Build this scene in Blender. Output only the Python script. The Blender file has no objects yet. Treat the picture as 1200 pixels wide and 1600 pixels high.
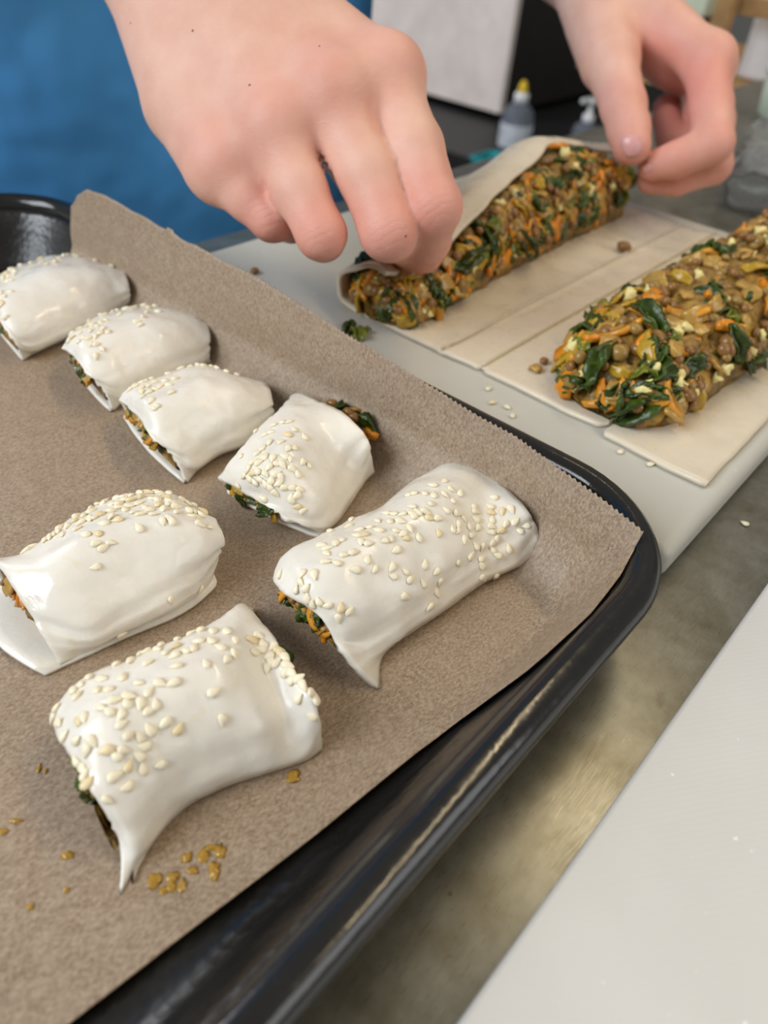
import bpy, math, random
import numpy as np
from mathutils import Vector, Matrix, noise
from mathutils.bvhtree import BVHTree

# ------------------------------------------------------------------ camera, world, lights
SC = bpy.context.scene
COL = SC.collection
CAM_H = 0.145                       # camera height above the countertop (m)
FPX = 1200.0                        # focal length in pixels of a 1200x1600 frame
_d1 = np.array([0.65790956, -0.44535417, 0.60730114])    # world X seen from the camera (x right, y down, z forward)
_d2 = np.array([-0.74896663, -0.47127081, 0.46578193])   # world Y
_up = np.array([0.07876538, -0.76129067, -0.64360899])   # world Z
RW = np.array([_d1, _d2, _up])      # camera axes -> world
CAM = np.array([0.0, 0.0, CAM_H])

cam_data = bpy.data.cameras.new('camera')
cam = bpy.data.objects.new('camera', cam_data)
COL.objects.link(cam)
cx, cy, cz = RW @ np.array([1, 0, 0]), RW @ np.array([0, -1, 0]), RW @ np.array([0, 0, -1])
M = Matrix.Identity(4)
for i in range(3):
    M[i][0], M[i][1], M[i][2], M[i][3] = cx[i], cy[i], cz[i], CAM[i]
cam.matrix_world = M
cam_data.sensor_width = 36.0
cam_data.sensor_fit = 'AUTO'
cam_data.lens = 36.0 * FPX / 1600.0
cam_data.clip_start = 0.005
cam_data.dof.use_dof = True
cam_data.dof.focus_distance = 0.19
cam_data.dof.aperture_fstop = 12.5
SC.camera = cam

SC.view_settings.view_transform = 'Standard'
SC.view_settings.look = 'None'
SC.view_settings.gamma = 1.0
SC.view_settings.use_curve_mapping = False
SC.view_settings.exposure = 0.08

world = bpy.data.worlds.new('kitchen_daylight')
SC.world = world
world.use_nodes = True
bg = world.node_tree.nodes['Background']
bg.inputs[0].default_value = (0.93, 0.90, 0.86, 1)
bg.inputs[1].default_value = 0.23


def area(name, loc, target, size, power, color):
    l = bpy.data.lights.new(name, 'AREA')
    l.shape = 'RECTANGLE'
    l.size, l.size_y = size
    l.energy = power
    l.color = color
    o = bpy.data.objects.new(name, l)
    COL.objects.link(o)
    o.location = loc
    o.rotation_euler = (Vector(target) - Vector(loc)).to_track_quat('-Z', 'Y').to_euler()
    return o


area('window_light', (-1.35, 0.75, 1.15), (0.12, 0.15, 0.0), (1.3, 1.1), 37, (0.88, 0.94, 1.0))
area('side_window_light', (0.7, -1.9, 1.0), (0.3, 0.5, 0.0), (1.6, 1.1), 14, (0.97, 0.98, 1.0))
area('tube_light', (0.85, -0.2, 1.35), (0.6, -0.1, 0.0), (1.7, 0.06), 8, (1.0, 0.80, 0.50))
area('rear_fill_light', (0.3, 2.7, 1.2), (2.3, 1.5, -0.2), (1.2, 1.0), 27, (0.97, 0.97, 1.0))  # added fill lamp with no known source, brightens the appliance front

# ------------------------------------------------------------------ helpers
random.seed(7)
RNG = np.random.default_rng(7)


def ray(px, py):
    return RW @ np.array([px - 600.0, py - 800.0, FPX])


def at_z(px, py, z):                # pixel -> point on a horizontal plane
    r = ray(px, py)
    return CAM + r * ((z - CAM[2]) / r[2])


def at_x(px, py, x):                # pixel -> point on a plane across the table
    r = ray(px, py)
    return CAM + r * (x / r[0])


def at_d(px, py, d):                # pixel -> point at a camera depth (m)
    return CAM + ray(px, py) * (d / FPX)


def link(o, parent=None):
    COL.objects.link(o)
    if parent is not None:
        o.parent = parent
        if parent.parent is None:       # shapes are laid out in world space: undo the thing's own offset
            o.matrix_parent_inverse = Matrix.Translation(-Vector(parent.location))
    return o


def tag(o, label=None, cat=None, group=None, kind=None):
    if label:
        o['label'] = label
    if cat:
        o['category'] = cat
    if group:
        o['group'] = group
    if kind:
        o['kind'] = kind
    return o


def empty(name, loc=(0, 0, 0)):
    o = bpy.data.objects.new(name, None)
    o.location = loc
    o.empty_display_size = 0.01
    return link(o)


def mesh_data(name, verts, faces, mat, smooth=True):
    me = bpy.data.meshes.new(name)
    me.from_pydata([tuple(map(float, v)) for v in verts], [], [tuple(int(i) for i in f) for f in faces])
    if smooth:
        me.polygons.foreach_set('use_smooth', [True] * len(me.polygons))
    me.validate()
    if mat is not None:
        me.materials.append(mat)
    me.update()
    return me


def mesh_obj(name, verts, faces, mat, parent=None, smooth=True):
    o = bpy.data.objects.new(name, mesh_data(name, verts, faces, mat, smooth))
    return link(o, parent)


def put(name, data, mw, parent=None):
    o = bpy.data.objects.new(name, data)
    link(o, parent)
    o.matrix_basis = mw
    return o


def fbm(p, s, seed=0.0):
    return noise.fractal(Vector((p[0] * s + seed, p[1] * s - seed * 0.7, p[2] * s + seed * 1.3)), 1.0, 2.0, 3)


def cr1(A, n):
    """Catmull-Rom resample along axis 0 to n samples."""
    A = np.asarray(A, float)
    m = len(A)
    E_ = np.concatenate([[2 * A[0] - A[1]], A, [2 * A[-1] - A[-2]]])
    t = np.linspace(0, m - 1, n)
    i = np.clip(t.astype(int), 0, m - 2)
    u = (t - i).reshape((-1,) + (1,) * (A.ndim - 1))
    p0, p1, p2, p3 = E_[i], E_[i + 1], E_[i + 2], E_[i + 3]
    return 0.5 * (2 * p1 + (p2 - p0) * u + (2 * p0 - 5 * p1 + 4 * p2 - p3) * u ** 2 + (3 * p1 - p0 - 3 * p2 + p3) * u ** 3)


def grid_normals(G):
    du = np.gradient(G, axis=1)
    dv = np.gradient(G, axis=0)
    n = np.cross(du, dv)
    return n / np.maximum(np.linalg.norm(n, axis=2, keepdims=True), 1e-12)


def grid_faces(m, n, off=0, flip=False):
    out = []
    for i in range(m - 1):
        for j in range(n - 1):
            a = off + i * n + j
            q = (a, a + 1, a + n + 1, a + n)
            out.append(q[::-1] if flip else q)
    return out


def slab(G, N, t):
    """Sheet: outer surface G (m,n,3), inner surface t along -N, closed borders."""
    m, n = G.shape[:2]
    I = G - N * t
    V = np.concatenate([G.reshape(-1, 3), I.reshape(-1, 3)])
    F = grid_faces(m, n) + grid_faces(m, n, m * n, True)
    k = m * n
    for i in range(m - 1):
        a, b = i * n, (i + 1) * n
        F.append((a, b, b + k, a + k))
        a, b = i * n + n - 1, (i + 1) * n + n - 1
        F.append((b, a, a + k, b + k))
    for j in range(n - 1):
        F.append((j + 1, j, j + k, j + 1 + k))
        a = (m - 1) * n + j
        F.append((a, a + 1, a + 1 + k, a + k))
    return V, F


def box_mesh(x0, x1, y0, y1, z0, z1):
    V = [(x, y, z) for z in (z0, z1) for y in (y0, y1) for x in (x0, x1)]
    F = [(0, 2, 3, 1), (4, 5, 7, 6), (0, 1, 5, 4), (2, 6, 7, 3), (0, 4, 6, 2), (1, 3, 7, 5)]
    return V, F


def box(name, x0, x1, y0, y1, z0, z1, mat, parent=None, bevel=0.0, seg=3):
    V, F = box_mesh(x0, x1, y0, y1, z0, z1)
    o = mesh_obj(name, V, F, mat, parent, smooth=False)
    if bevel:
        b = o.modifiers.new('bevel', 'BEVEL')
        b.width = bevel
        b.segments = seg
        o.data.polygons.foreach_set('use_smooth', [True] * len(o.data.polygons))
        w = o.modifiers.new('wn', 'WEIGHTED_NORMAL')
        w.keep_sharp = True
    return o


def lathe(profile, n=24, center=(0, 0, 0)):
    V, F = [], []
    for r, z in profile:
        for k in range(n):
            a = 2 * math.pi * k / n
            V.append((center[0] + r * math.cos(a), center[1] + r * math.sin(a), center[2] + z))
    for i in range(len(profile) - 1):
        for k in range(n):
            a, b = i * n + k, i * n + (k + 1) % n
            F.append((a, b, b + n, a + n))
    F.append(tuple(range(n))[::-1])
    F.append(tuple((len(profile) - 1) * n + k for k in range(n)))
    return V, F


# ------------------------------------------------------------------ materials
def s2l(c):
    return tuple(((v / 255) / 12.92 if v / 255 <= 0.04045 else ((v / 255 + 0.055) / 1.055) ** 2.4) for v in c)


class Mat:
    """Small node-tree writer."""

    def __init__(self, name, rgb, rough=0.5, metal=0.0, spec=0.5):
        self.m = bpy.data.materials.new(name)
        self.m.use_nodes = True
        self.nt = self.m.node_tree
        self.b = self.nt.nodes['Principled BSDF']
        self.col = None
        self.b.inputs['Base Color'].default_value = (*rgb, 1)
        self.rgb = rgb
        self.b.inputs['Roughness'].default_value = rough
        self.b.inputs['Metallic'].default_value = metal
        self.b.inputs['Specular IOR Level'].default_value = spec
        self.h = None
        self._co = None

    def node(self, t, **kw):
        n = self.nt.nodes.new(t)
        for k, v in kw.items():
            if k in n.inputs.keys():
                n.inputs[k].default_value = v
            else:
                setattr(n, k, v)
        return n

    def wire(self, a, b):
        self.nt.links.new(a, b)

    def coord(self, scale=(1, 1, 1), rot=(0, 0, 0), kind='Object'):
        tc = self.node('ShaderNodeTexCoord')
        mp = self.node('ShaderNodeMapping')
        mp.inputs['Scale'].default_value = scale
        mp.inputs['Rotation'].default_value = rot
        self.wire(tc.outputs[kind], mp.inputs['Vector'])
        return mp.outputs['Vector']

    def noise(self, scale, detail=4, rough=0.55, stretch=(1, 1, 1), rot=(0, 0, 0), dist=0.0):
        n = self.node('ShaderNodeTexNoise')
        n.inputs['Scale'].default_value = scale
        n.inputs['Detail'].default_value = detail
        n.inputs['Roughness'].default_value = rough
        n.inputs['Distortion'].default_value = dist
        self.wire(self.coord(stretch, rot), n.inputs['Vector'])
        return n.outputs['Fac']

    def ramp(self, fac, stops):
        r = self.node('ShaderNodeValToRGB')
        e = r.color_ramp.elements
        while len(e) < len(stops):
            e.new(0.5)
        for i, (p, c) in enumerate(stops):
            e[i].position = p
            e[i].color = (*c, 1) if len(c) == 3 else c
        self.wire(fac, r.inputs['Fac'])
        return r.outputs['Color']

    def gray(self, fac, lo, hi, v0=0.0, v1=1.0):
        return self.ramp(fac, [(lo, (v0,) * 3), (hi, (v1,) * 3)])

    def mix(self, fac, a, b, mode='MIX'):
        n = self.node('ShaderNodeMix')
        n.data_type = 'RGBA'
        n.blend_type = mode
        for sock, v in ((n.inputs[0], fac), (n.inputs[6], a), (n.inputs[7], b)):
            if isinstance(v, (int, float)):
                sock.default_value = v
            elif isinstance(v, tuple):
                sock.default_value = (*v, 1) if len(v) == 3 else v
            else:
                self.wire(v, sock)
        return n.outputs[2]

    def color(self, sock):
        self.wire(sock, self.b.inputs['Base Color'])
        return self

    def roughness(self, sock):
        self.wire(sock, self.b.inputs['Roughness'])
        return self

    def bump(self, fac, strength, dist):
        n = self.node('ShaderNodeBump')
        n.inputs['Strength'].default_value = strength
        n.inputs['Distance'].default_value = dist
        self.wire(fac, n.inputs['Height'])
        if self.h is not None:
            self.wire(self.h, n.inputs['Normal'])
        self.h = n.outputs['Normal']
        self.wire(self.h, self.b.inputs['Normal'])
        return self

    def sss(self, w, radius, scale):
        self.b.inputs['Subsurface Weight'].default_value = w
        self.b.inputs['Subsurface Radius'].default_value = radius
        self.b.inputs['Subsurface Scale'].default_value = scale
        return self

    def coat(self, w, r):
        self.b.inputs['Coat Weight'].default_value = w
        self.b.inputs['Coat Roughness'].default_value = r
        return self


def m_dough(name, rgb, gloss, wash):
    m = Mat(name, rgb, 0.42)
    n1 = m.noise(60, 3)
    n2 = m.noise(130, 4, dist=0.6)
    c = m.mix(m.gray(n1, 0.35, 0.7), tuple(v * 0.93 for v in rgb), rgb)
    c = m.mix(m.gray(n2, 0.62, 0.75, 0, wash), c, s2l((226, 205, 130)))
    m.color(c)
    m.roughness(m.gray(m.noise(90, 2), 0.4, 0.62, gloss[0], gloss[1]))
    m.bump(m.noise(220, 3), 0.25, 0.0006).bump(m.noise(1500, 2), 0.12, 0.0002)
    m.sss(0.25, (1.0, 0.75, 0.5), 0.0016)
    return m.m


MAT = {}
MAT['dough'] = m_dough('raw_pastry', s2l((240, 234, 222)), (0.16, 0.45), 0.25)
MAT['sheet'] = m_dough('pastry_sheet_dough', s2l((226, 213, 190)), (0.22, 0.5), 0.42)

m = Mat('brown_baking_paper', s2l((160, 140, 118)), 0.55)
c = m.mix(m.gray(m.noise(1000, 6, 0.8, (1, 1.6, 1), (0, 0, 0.5)), 0.40, 0.63), s2l((126, 105, 84)), s2l((180, 160, 136)))
c = m.mix(m.gray(m.noise(260, 4, 0.7), 0.45, 0.7, 0, 0.3), c, s2l((180, 164, 144)))
c = m.mix(m.gray(m.noise(30, 3), 0.4, 0.7, 0, 0.3), c, s2l((146, 124, 102)))
m.color(c)
m.bump(m.noise(2600, 3, 0.7), 0.15, 0.0001).bump(m.noise(45, 2), 0.2, 0.001)
MAT['paper'] = m.m

m = Mat('black_enamel', (0.012, 0.011, 0.010), 0.3, 0.0, 0.6)
c = m.mix(m.gray(m.noise(2600, 2, 0.8), 0.68, 0.76), (0.012, 0.011, 0.010), (0.11, 0.10, 0.09))
m.color(c)
m.roughness(m.gray(m.noise(70, 4), 0.3, 0.7, 0.2, 0.42))
w = m.node('ShaderNodeTexVoronoi')
w.inputs['Scale'].default_value = 420
m.wire(m.coord(), w.inputs['Vector'])
m.bump(w.outputs['Distance'], 0.35, 0.0004)
MAT['tray_floor'] = m.m

m = Mat('black_enamel_rim', (0.014, 0.0135, 0.0125), 0.24, 0.0, 0.55)
m.color(m.mix(m.gray(m.noise(2200, 2, 0.8), 0.7, 0.76), (0.014, 0.0135, 0.0125), (0.12, 0.11, 0.10)))
m.roughness(m.gray(m.noise(160, 4), 0.3, 0.7, 0.09, 0.2))
m.bump(m.noise(260, 3), 0.12, 0.0006)
MAT['tray_rim'] = m.m

m = Mat('worn_stainless_steel', s2l((150, 146, 136)), 0.3, 0.7)
st = m.noise(70, 5, 0.65)
c = m.mix(m.gray(st, 0.3, 0.75), s2l((116, 112, 97)), s2l((158, 159, 153)))
c = m.mix(m.gray(m.noise(95, 3, 0.5), 0.7, 0.76, 0, 0.45), c, s2l((98, 82, 58)))
c = m.mix(m.gray(m.noise(260, 2), 0.74, 0.78, 0, 0.7), c, s2l((88, 66, 44)))
m.color(c)
m.roughness(m.gray(m.noise(220, 4, 0.6, (1, 14, 1), (0, 0, 0.35)), 0.3, 0.7, 0.26, 0.36))
m.bump(m.noise(120, 4, 0.6, (0.5, 40, 1), (0, 0, 0.35)), 0.03, 0.0003)
MAT['steel'] = m.m


def m_board(name, rgb, rot):
    m = Mat(name, rgb, 0.45)
    c = m.mix(m.gray(m.noise(25, 3), 0.35, 0.7), tuple(v * 0.93 for v in rgb), rgb)
    c = m.mix(m.gray(m.noise(520, 2), 0.75, 0.79, 0, 0.8), c, (0.95, 0.95, 0.95))
    m.color(c)
    wv = m.node('ShaderNodeTexWave')
    wv.inputs['Scale'].default_value = 260
    wv.inputs['Distortion'].default_value = 1.5
    wv.inputs['Detail'].default_value = 1
    m.wire(m.coord((1, 1, 1), (0, 0, rot)), wv.inputs['Vector'])
    m.bump(wv.outputs['Fac'], 0.06, 0.0002).bump(m.noise(900, 2), 0.10, 0.0002)
    m.sss(0.15, (1, 1, 1), 0.002)
    return m.m


MAT['board'] = m_board('white_plastic_board', s2l((202, 200, 190)), 0.9)
MAT['board2'] = m_board('white_plastic_board_ribbed', s2l((212, 210, 206)), 2.2)


def m_simple(name, rgb, rough=0.4, var=0.15, scale=400, sss=0.0, metal=0.0, bump=0.2, bdist=0.0004):
    m = Mat(name, rgb, rough, metal)
    m.color(m.mix(m.gray(m.noise(scale, 3), 0.3, 0.7), tuple(v * (1 - var) for v in rgb), tuple(min(1, v * (1 + var)) for v in rgb)))
    m.bump(m.noise(scale * 1.5, 3), bump, bdist)
    if sss:
        m.sss(sss, (1, 0.6, 0.3), 0.001)
    return m.m


MAT['seed'] = m_simple('sesame_hull', s2l((243, 232, 204)), 0.33, 0.05, 900, 0.15)
MAT['seed_tan'] = m_simple('sesame_hull_tan', s2l((233, 214, 172)), 0.38, 0.06, 900, 0.15)
MAT['lentil'] = m_simple('lentil_skin', s2l((138, 98, 50)), 0.3, 0.25, 300)
MAT['lentil2'] = m_simple('lentil_skin_olive', s2l((150, 118, 58)), 0.3, 0.25, 300)
MAT['carrot'] = m_simple('carrot_flesh', s2l((212, 134, 28)), 0.3, 0.2, 300, 0.2)
MAT['carrot2'] = m_simple('carrot_flesh_pale', s2l((206, 142, 44)), 0.3, 0.2, 300, 0.2)
MAT['spinach'] = m_simple('cooked_spinach', s2l((56, 74, 16)), 0.32, 0.5, 250, 0.0, 0.0, 0.6, 0.0008)
MAT['spinach2'] = m_simple('cooked_spinach_light', s2l((112, 118, 34)), 0.28, 0.35, 250, 0.0, 0.0, 0.5, 0.0008)
MAT['feta'] = m_simple('feta_crumb', s2l((238, 222, 150)), 0.5, 0.06, 600, 0.2)
MAT['onion'] = m_simple('soft_onion', s2l((180, 142, 70)), 0.22, 0.15, 250, 0.35)
MAT['onion2'] = m_simple('soft_onion_golden', s2l((184, 148, 44)), 0.22, 0.2, 250, 0.35)
MAT['egg'] = m_simple('egg_wash', s2l((172, 132, 52)), 0.12, 0.1, 300, 0.2)

m = Mat('filling_paste', s2l((140, 104, 46)), 0.34)
c = m.mix(m.gray(m.noise(260, 4), 0.35, 0.65), s2l((98, 70, 30)), s2l((172, 134, 62)))
c = m.mix(m.gray(m.noise(170, 3), 0.6, 0.68), c, s2l((48, 62, 22)))
c = m.mix(m.gray(m.noise(210, 3, 0.5, (1.2, 0.8, 1)), 0.63, 0.7), c, s2l((206, 124, 28)))
m.color(c)
m.bump(m.noise(330, 4), 0.8, 0.0016)
MAT['paste'] = m.m

m = Mat('skin', s2l((226, 172, 148)), 0.52, 0.0, 0.35)
at = m.node('ShaderNodeAttribute', attribute_name='flush')
base = m.mix(m.gray(m.noise(60, 4), 0.3, 0.7), s2l((220, 170, 148)), s2l((232, 188, 168)))
c = m.mix(at.outputs['Fac'], base, s2l((216, 122, 112)))
m.color(c)
m.bump(m.noise(1300, 3, 0.6), 0.25, 0.0004).bump(m.noise(420, 3, 0.6, (1, 1, 2.5)), 0.2, 0.0007)
fd = np.array(at_d(605, 362, 0.240) - at_d(518, 156, 0.245))
fd /= np.linalg.norm(fd)
tc = m.node('ShaderNodeTexCoord')
dt = m.node('ShaderNodeVectorMath', operation='DOT_PRODUCT')
dt.inputs[1].default_value = tuple(fd)
m.wire(tc.outputs['Object'], dt.inputs[0])
ad = m.node('ShaderNodeMath', operation='MULTIPLY_ADD')
m.wire(m.noise(120, 2), ad.inputs[0])
ad.inputs[1].default_value = 0.004
m.wire(dt.outputs['Value'], ad.inputs[2])
sn = m.node('ShaderNodeMath', operation='MULTIPLY')
m.wire(ad.outputs[0], sn.inputs[0])
sn.inputs[1].default_value = 1500.0
si = m.node('ShaderNodeMath', operation='SINE')
m.wire(sn.outputs[0], si.inputs[0])
pw = m.node('ShaderNodeMath', operation='POWER')
ab = m.node('ShaderNodeMath', operation='ABSOLUTE')
m.wire(si.outputs[0], ab.inputs[0])
m.wire(ab.outputs[0], pw.inputs[0])
pw.inputs[1].default_value = 0.4
mk = m.node('ShaderNodeAttribute', attribute_name='crease')
ml = m.node('ShaderNodeMath', operation='MULTIPLY')
m.wire(pw.outputs[0], ml.inputs[0])
m.wire(mk.outputs['Fac'], ml.inputs[1])
m.bump(ml.outputs[0], 0.22, 0.0005)
m.sss(0.3, (1.0, 0.35, 0.2), 0.0022)
MAT['skin'] = m.m
MAT['nail'] = m_simple('fingernail', s2l((226, 168, 164)), 0.25, 0.04, 300, 0.2)
MAT['mole'] = m_simple('mole', s2l((120, 62, 44)), 0.5, 0.1)

m = Mat('blue_cotton', s2l((62, 124, 184)), 0.85, 0.0, 0.25)
m.color(m.mix(m.gray(m.noise(7, 4), 0.3, 0.75), s2l((66, 146, 216)), s2l((96, 174, 238))))
wv = m.node('ShaderNodeTexWave')
wv.inputs['Scale'].default_value = 380
m.wire(m.coord((1, 1, 1), (0.4, 0.6, 0.3)), wv.inputs['Vector'])
m.bump(wv.outputs['Fac'], 0.15, 0.0004).bump(m.noise(9, 3, 0.5), 0.6, 0.03)
MAT['shirt'] = m.m
MAT['trousers'] = m_simple('dark_trousers', s2l((34, 44, 66)), 0.9, 0.2, 60)

MAT['appliance_door'] = m_simple('brushed_pale_steel', s2l((236, 226, 220)), 0.38, 0.08, 14, 0.0, 0.0)
MAT['appliance_body'] = m_simple('black_and_shaded_steel', (0.012, 0.010, 0.009), 0.5, 0.3, 20)  # steel side in shade coloured black; the mint box body shares it
MAT['dark_edge'] = m_simple('door_trim_metal', s2l((190, 176, 150)), 0.3, 0.1, 30, 0.0, 0.6)
MAT['black'] = m_simple('black_bench', (0.012, 0.012, 0.013), 0.5, 0.3, 20)
MAT['grey_wall'] = m_simple('grey_wall_paint', (0.38, 0.38, 0.36), 0.8, 0.05, 10)
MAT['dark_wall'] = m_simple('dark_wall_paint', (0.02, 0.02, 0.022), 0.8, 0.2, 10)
MAT['floor'] = m_simple('dark_floor', (0.05, 0.045, 0.04), 0.6, 0.3, 12)
MAT['wood'] = m_simple('pine_wood', s2l((176, 138, 88)), 0.6, 0.2, 40)
MAT['white'] = m_simple('white_plastic', s2l((232, 234, 238)), 0.4, 0.04, 40)
MAT['yellow'] = m_simple('yellow_plastic', s2l((238, 200, 28)), 0.35, 0.05, 60)
MAT['teal'] = m_simple('teal_plastic', s2l((30, 158, 168)), 0.4, 0.1, 60)
MAT['mint'] = m_simple('mint_plastic', s2l((206, 220, 200)), 0.4, 0.05, 60)
MAT['label'] = m_simple('bottle_label', s2l((200, 206, 216)), 0.5, 0.15, 60)


def m_clear(name, rgb, rough, alpha):
    m = Mat(name, rgb, rough)
    m.color(m.mix(m.gray(m.noise(60, 2), 0.4, 0.6), tuple(v * 0.95 for v in rgb), rgb))
    m.b.inputs['Transmission Weight'].default_value = alpha
    m.b.inputs['IOR'].default_value = 1.2
    return m.m


MAT['clear_bottle'] = m_clear('clear_bottle_plastic', s2l((150, 158, 172)), 0.25, 0.6)
MAT['clear_film'] = m_clear('clear_film', (0.9, 0.92, 0.95), 0.08, 0.92)

# ------------------------------------------------------------------ the room
FLOOR_Z = -0.9
floor = tag(box('floor', -1.5, 4.2, -1.5, 3.4, FLOOR_Z - 0.05, FLOOR_Z, MAT['floor']), 'dark kitchen floor', None, None, 'structure')
wall = tag(box('wall_back', 4.2, 4.3, -1.5, 3.4, FLOOR_Z, 1.6, MAT['grey_wall']), 'grey kitchen wall', None, None, 'structure')
wall2 = tag(box('wall_side', -1.5, 4.2, 3.4, 3.5, FLOOR_Z, 1.6, MAT['dark_wall']), 'dark kitchen wall', None, None, 'structure')

counter = empty('countertop', (0.2, 0.0, FLOOR_Z))
tag(counter, 'worn stainless steel kitchen countertop with scratches and small brown stains', 'countertop')
box('steel_top', -0.6, 1.0, -0.55, 0.300, -0.04, 0.0, MAT['steel'], counter, 0.003)
box('base_cabinet', -0.55, 0.95, -0.5, 0.26, FLOOR_Z, -0.041, MAT['dark_wall'], counter)

board = tag(box('cutting_board', 0.1675, 0.43, 0.0325, 0.264, 0.0003, 0.012, MAT['board'], None, 0.004, 4),
            'white plastic cutting board under the open pastry sheet', 'cutting board')
board2 = tag(box('cutting_board', -0.18, 0.5, -0.26, 0.0095, 0.0003, 0.012, MAT['board2'], None, 0.0012, 3),
             'bare white plastic cutting board with ribbed surface and nothing on it', 'cutting board')

# ------------------------------------------------------------------ baking tray
RIM_X0, RIM_X1, RIM_Y0, RIM_Y1, RIM_R = -0.09, 0.1625, 0.0290, 0.3345, 0.034


def rrect(inset, z, n=14):
    r = max(RIM_R - inset, 0.004)
    x0, x1, y0, y1 = RIM_X0 + inset, RIM_X1 - inset, RIM_Y0 + inset, RIM_Y1 - inset
    out = []
    for (ccx, ccy, a0) in ((x1 - r, y1 - r, 0), (x0 + r, y1 - r, 90), (x0 + r, y0 + r, 180), (x1 - r, y0 + r, 270)):
        for k in range(n + 1):
            a = math.radians(a0 + 90 * k / n)
            out.append((ccx + r * math.cos(a), ccy + r * math.sin(a), z))
    return out


def loops_mesh(prof, cap0=False, cap1=False):
    V, F = [], []
    n = None
    for ins, z in prof:
        L = rrect(ins, z)
        n = len(L)
        V += L
    for i in range(len(prof) - 1):
        for k in range(n):
            a, b = i * n + k, i * n + (k + 1) % n
            F.append((a, b, b + n, a + n))
    if cap0:
        F.append(tuple(range(n))[::-1])
    if cap1:
        F.append(tuple((len(prof) - 1) * n + k for k in range(n)))
    return V, F


TRAY_Z = 0.0030
tray = empty('baking_tray', (0.04, 0.18, 0.0))
tag(tray, 'black enamel baking tray with rolled rim, lined with brown paper', 'baking tray')
V, F = loops_mesh([(0.0225, 0.0003), (0.0165, 0.0012), (0.0135, 0.004), (0.0100, 0.012), (0.0065, 0.0195), (0.0045, 0.0225), (0.0038, 0.0235),
                   (0.0045, 0.0240), (0.0060, 0.0215), (0.0095, 0.0145), (0.0130, 0.0072), (0.0155, 0.0042), (0.0190, 0.0031), (0.0225, TRAY_Z)],
                  True, True)
mesh_obj('pan', V, F, MAT['tray_floor'], tray)
rb = 0.0043
prof = [(rb * math.cos(math.radians(a)), 0.0242 + rb * math.sin(math.radians(a))) for a in range(0, 361, 20)]
V, F = loops_mesh(prof)
mesh_obj('rolled_rim', V, F, MAT['tray_rim'], tray)

# ------------------------------------------------------------------ baking paper
PAPER_Z = 0.0038


def wall_x(y):                      # where the paper stands against the back wall of the tray
    return 0.1445 + 0.0115 * min(1, max(0, (y - 0.034) / 0.045)) ** 0.7


top_px = [(1005, 828), (945, 780), (880, 735), (750, 650), (600, 555), (500, 492), (400, 430), (340, 400), (285, 370), (240, 345), (200, 322),
          (160, 302), (138, 296), (122, 304), (112, 322)]
tops = []
for (px, py) in top_px:
    y = 0.1
    for _ in range(6):
        p = at_x(px, py, wall_x(y))
        y = p[1]
    tops.append((p[1], p[2]))
tops.sort()
TY, TZ = np.array([t[0] for t in tops]), np.array([t[1] for t in tops])
ncol, nfl = 620, 46
rows = []
R_UP = 0.018
ys_top = np.linspace(TY[0], TY[-1], ncol)
G = np.zeros((70, ncol, 3))
EDGE_PX = [(1007, 829), (987, 865), (970, 897), (946, 929), (920, 961), (879, 998), (833, 1040), (700, 1138), (500, 1300), (300, 1453), (127, 1587), (-60, 1730), (-400, 2000)]
EV, EU = [p[1] for p in EDGE_PX], [p[0] for p in EDGE_PX]


def edge_y(x, z):
    """y at which the sheet's open edge lies for a given x and z."""
    lo, hi = 0.015, 0.11
    for _ in range(30):
        y = (lo + hi) / 2
        c = RW.T @ (np.array([x, y, max(z, rest_z(x, y))]) - CAM)
        if c[2] < 0.02:
            return 0.063
        u, v = c[0] / c[2] * FPX + 600, c[1] / c[2] * FPX + 800
        if u > np.interp(v, EV, EU):
            lo = y
        else:
            hi = y
    return y


EDGE_CACHE = {}


def rest_z(x, y):
    """Lowest height at which the sheet can lie over the tray at x, y."""
    hx, hy = (RIM_X1 - RIM_X0) / 2 - RIM_R, (RIM_Y1 - RIM_Y0) / 2 - RIM_R
    qx, qy = abs(x - (RIM_X0 + RIM_X1) / 2) - hx, abs(y - (RIM_Y0 + RIM_Y1) / 2) - hy
    sd = math.hypot(max(qx, 0), max(qy, 0)) + min(max(qx, qy), 0) - RIM_R
    D_ = -sd - 0.0012
    return float(np.interp(D_, [0.0, 0.002, 0.0043, 0.0060, 0.0095, 0.0130, 0.0155, 0.0190, 0.0225],
                           [0.0287, 0.0280, 0.0245, 0.0218, 0.0148, 0.0076, 0.0046, 0.0036, 0.0034]))


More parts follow.
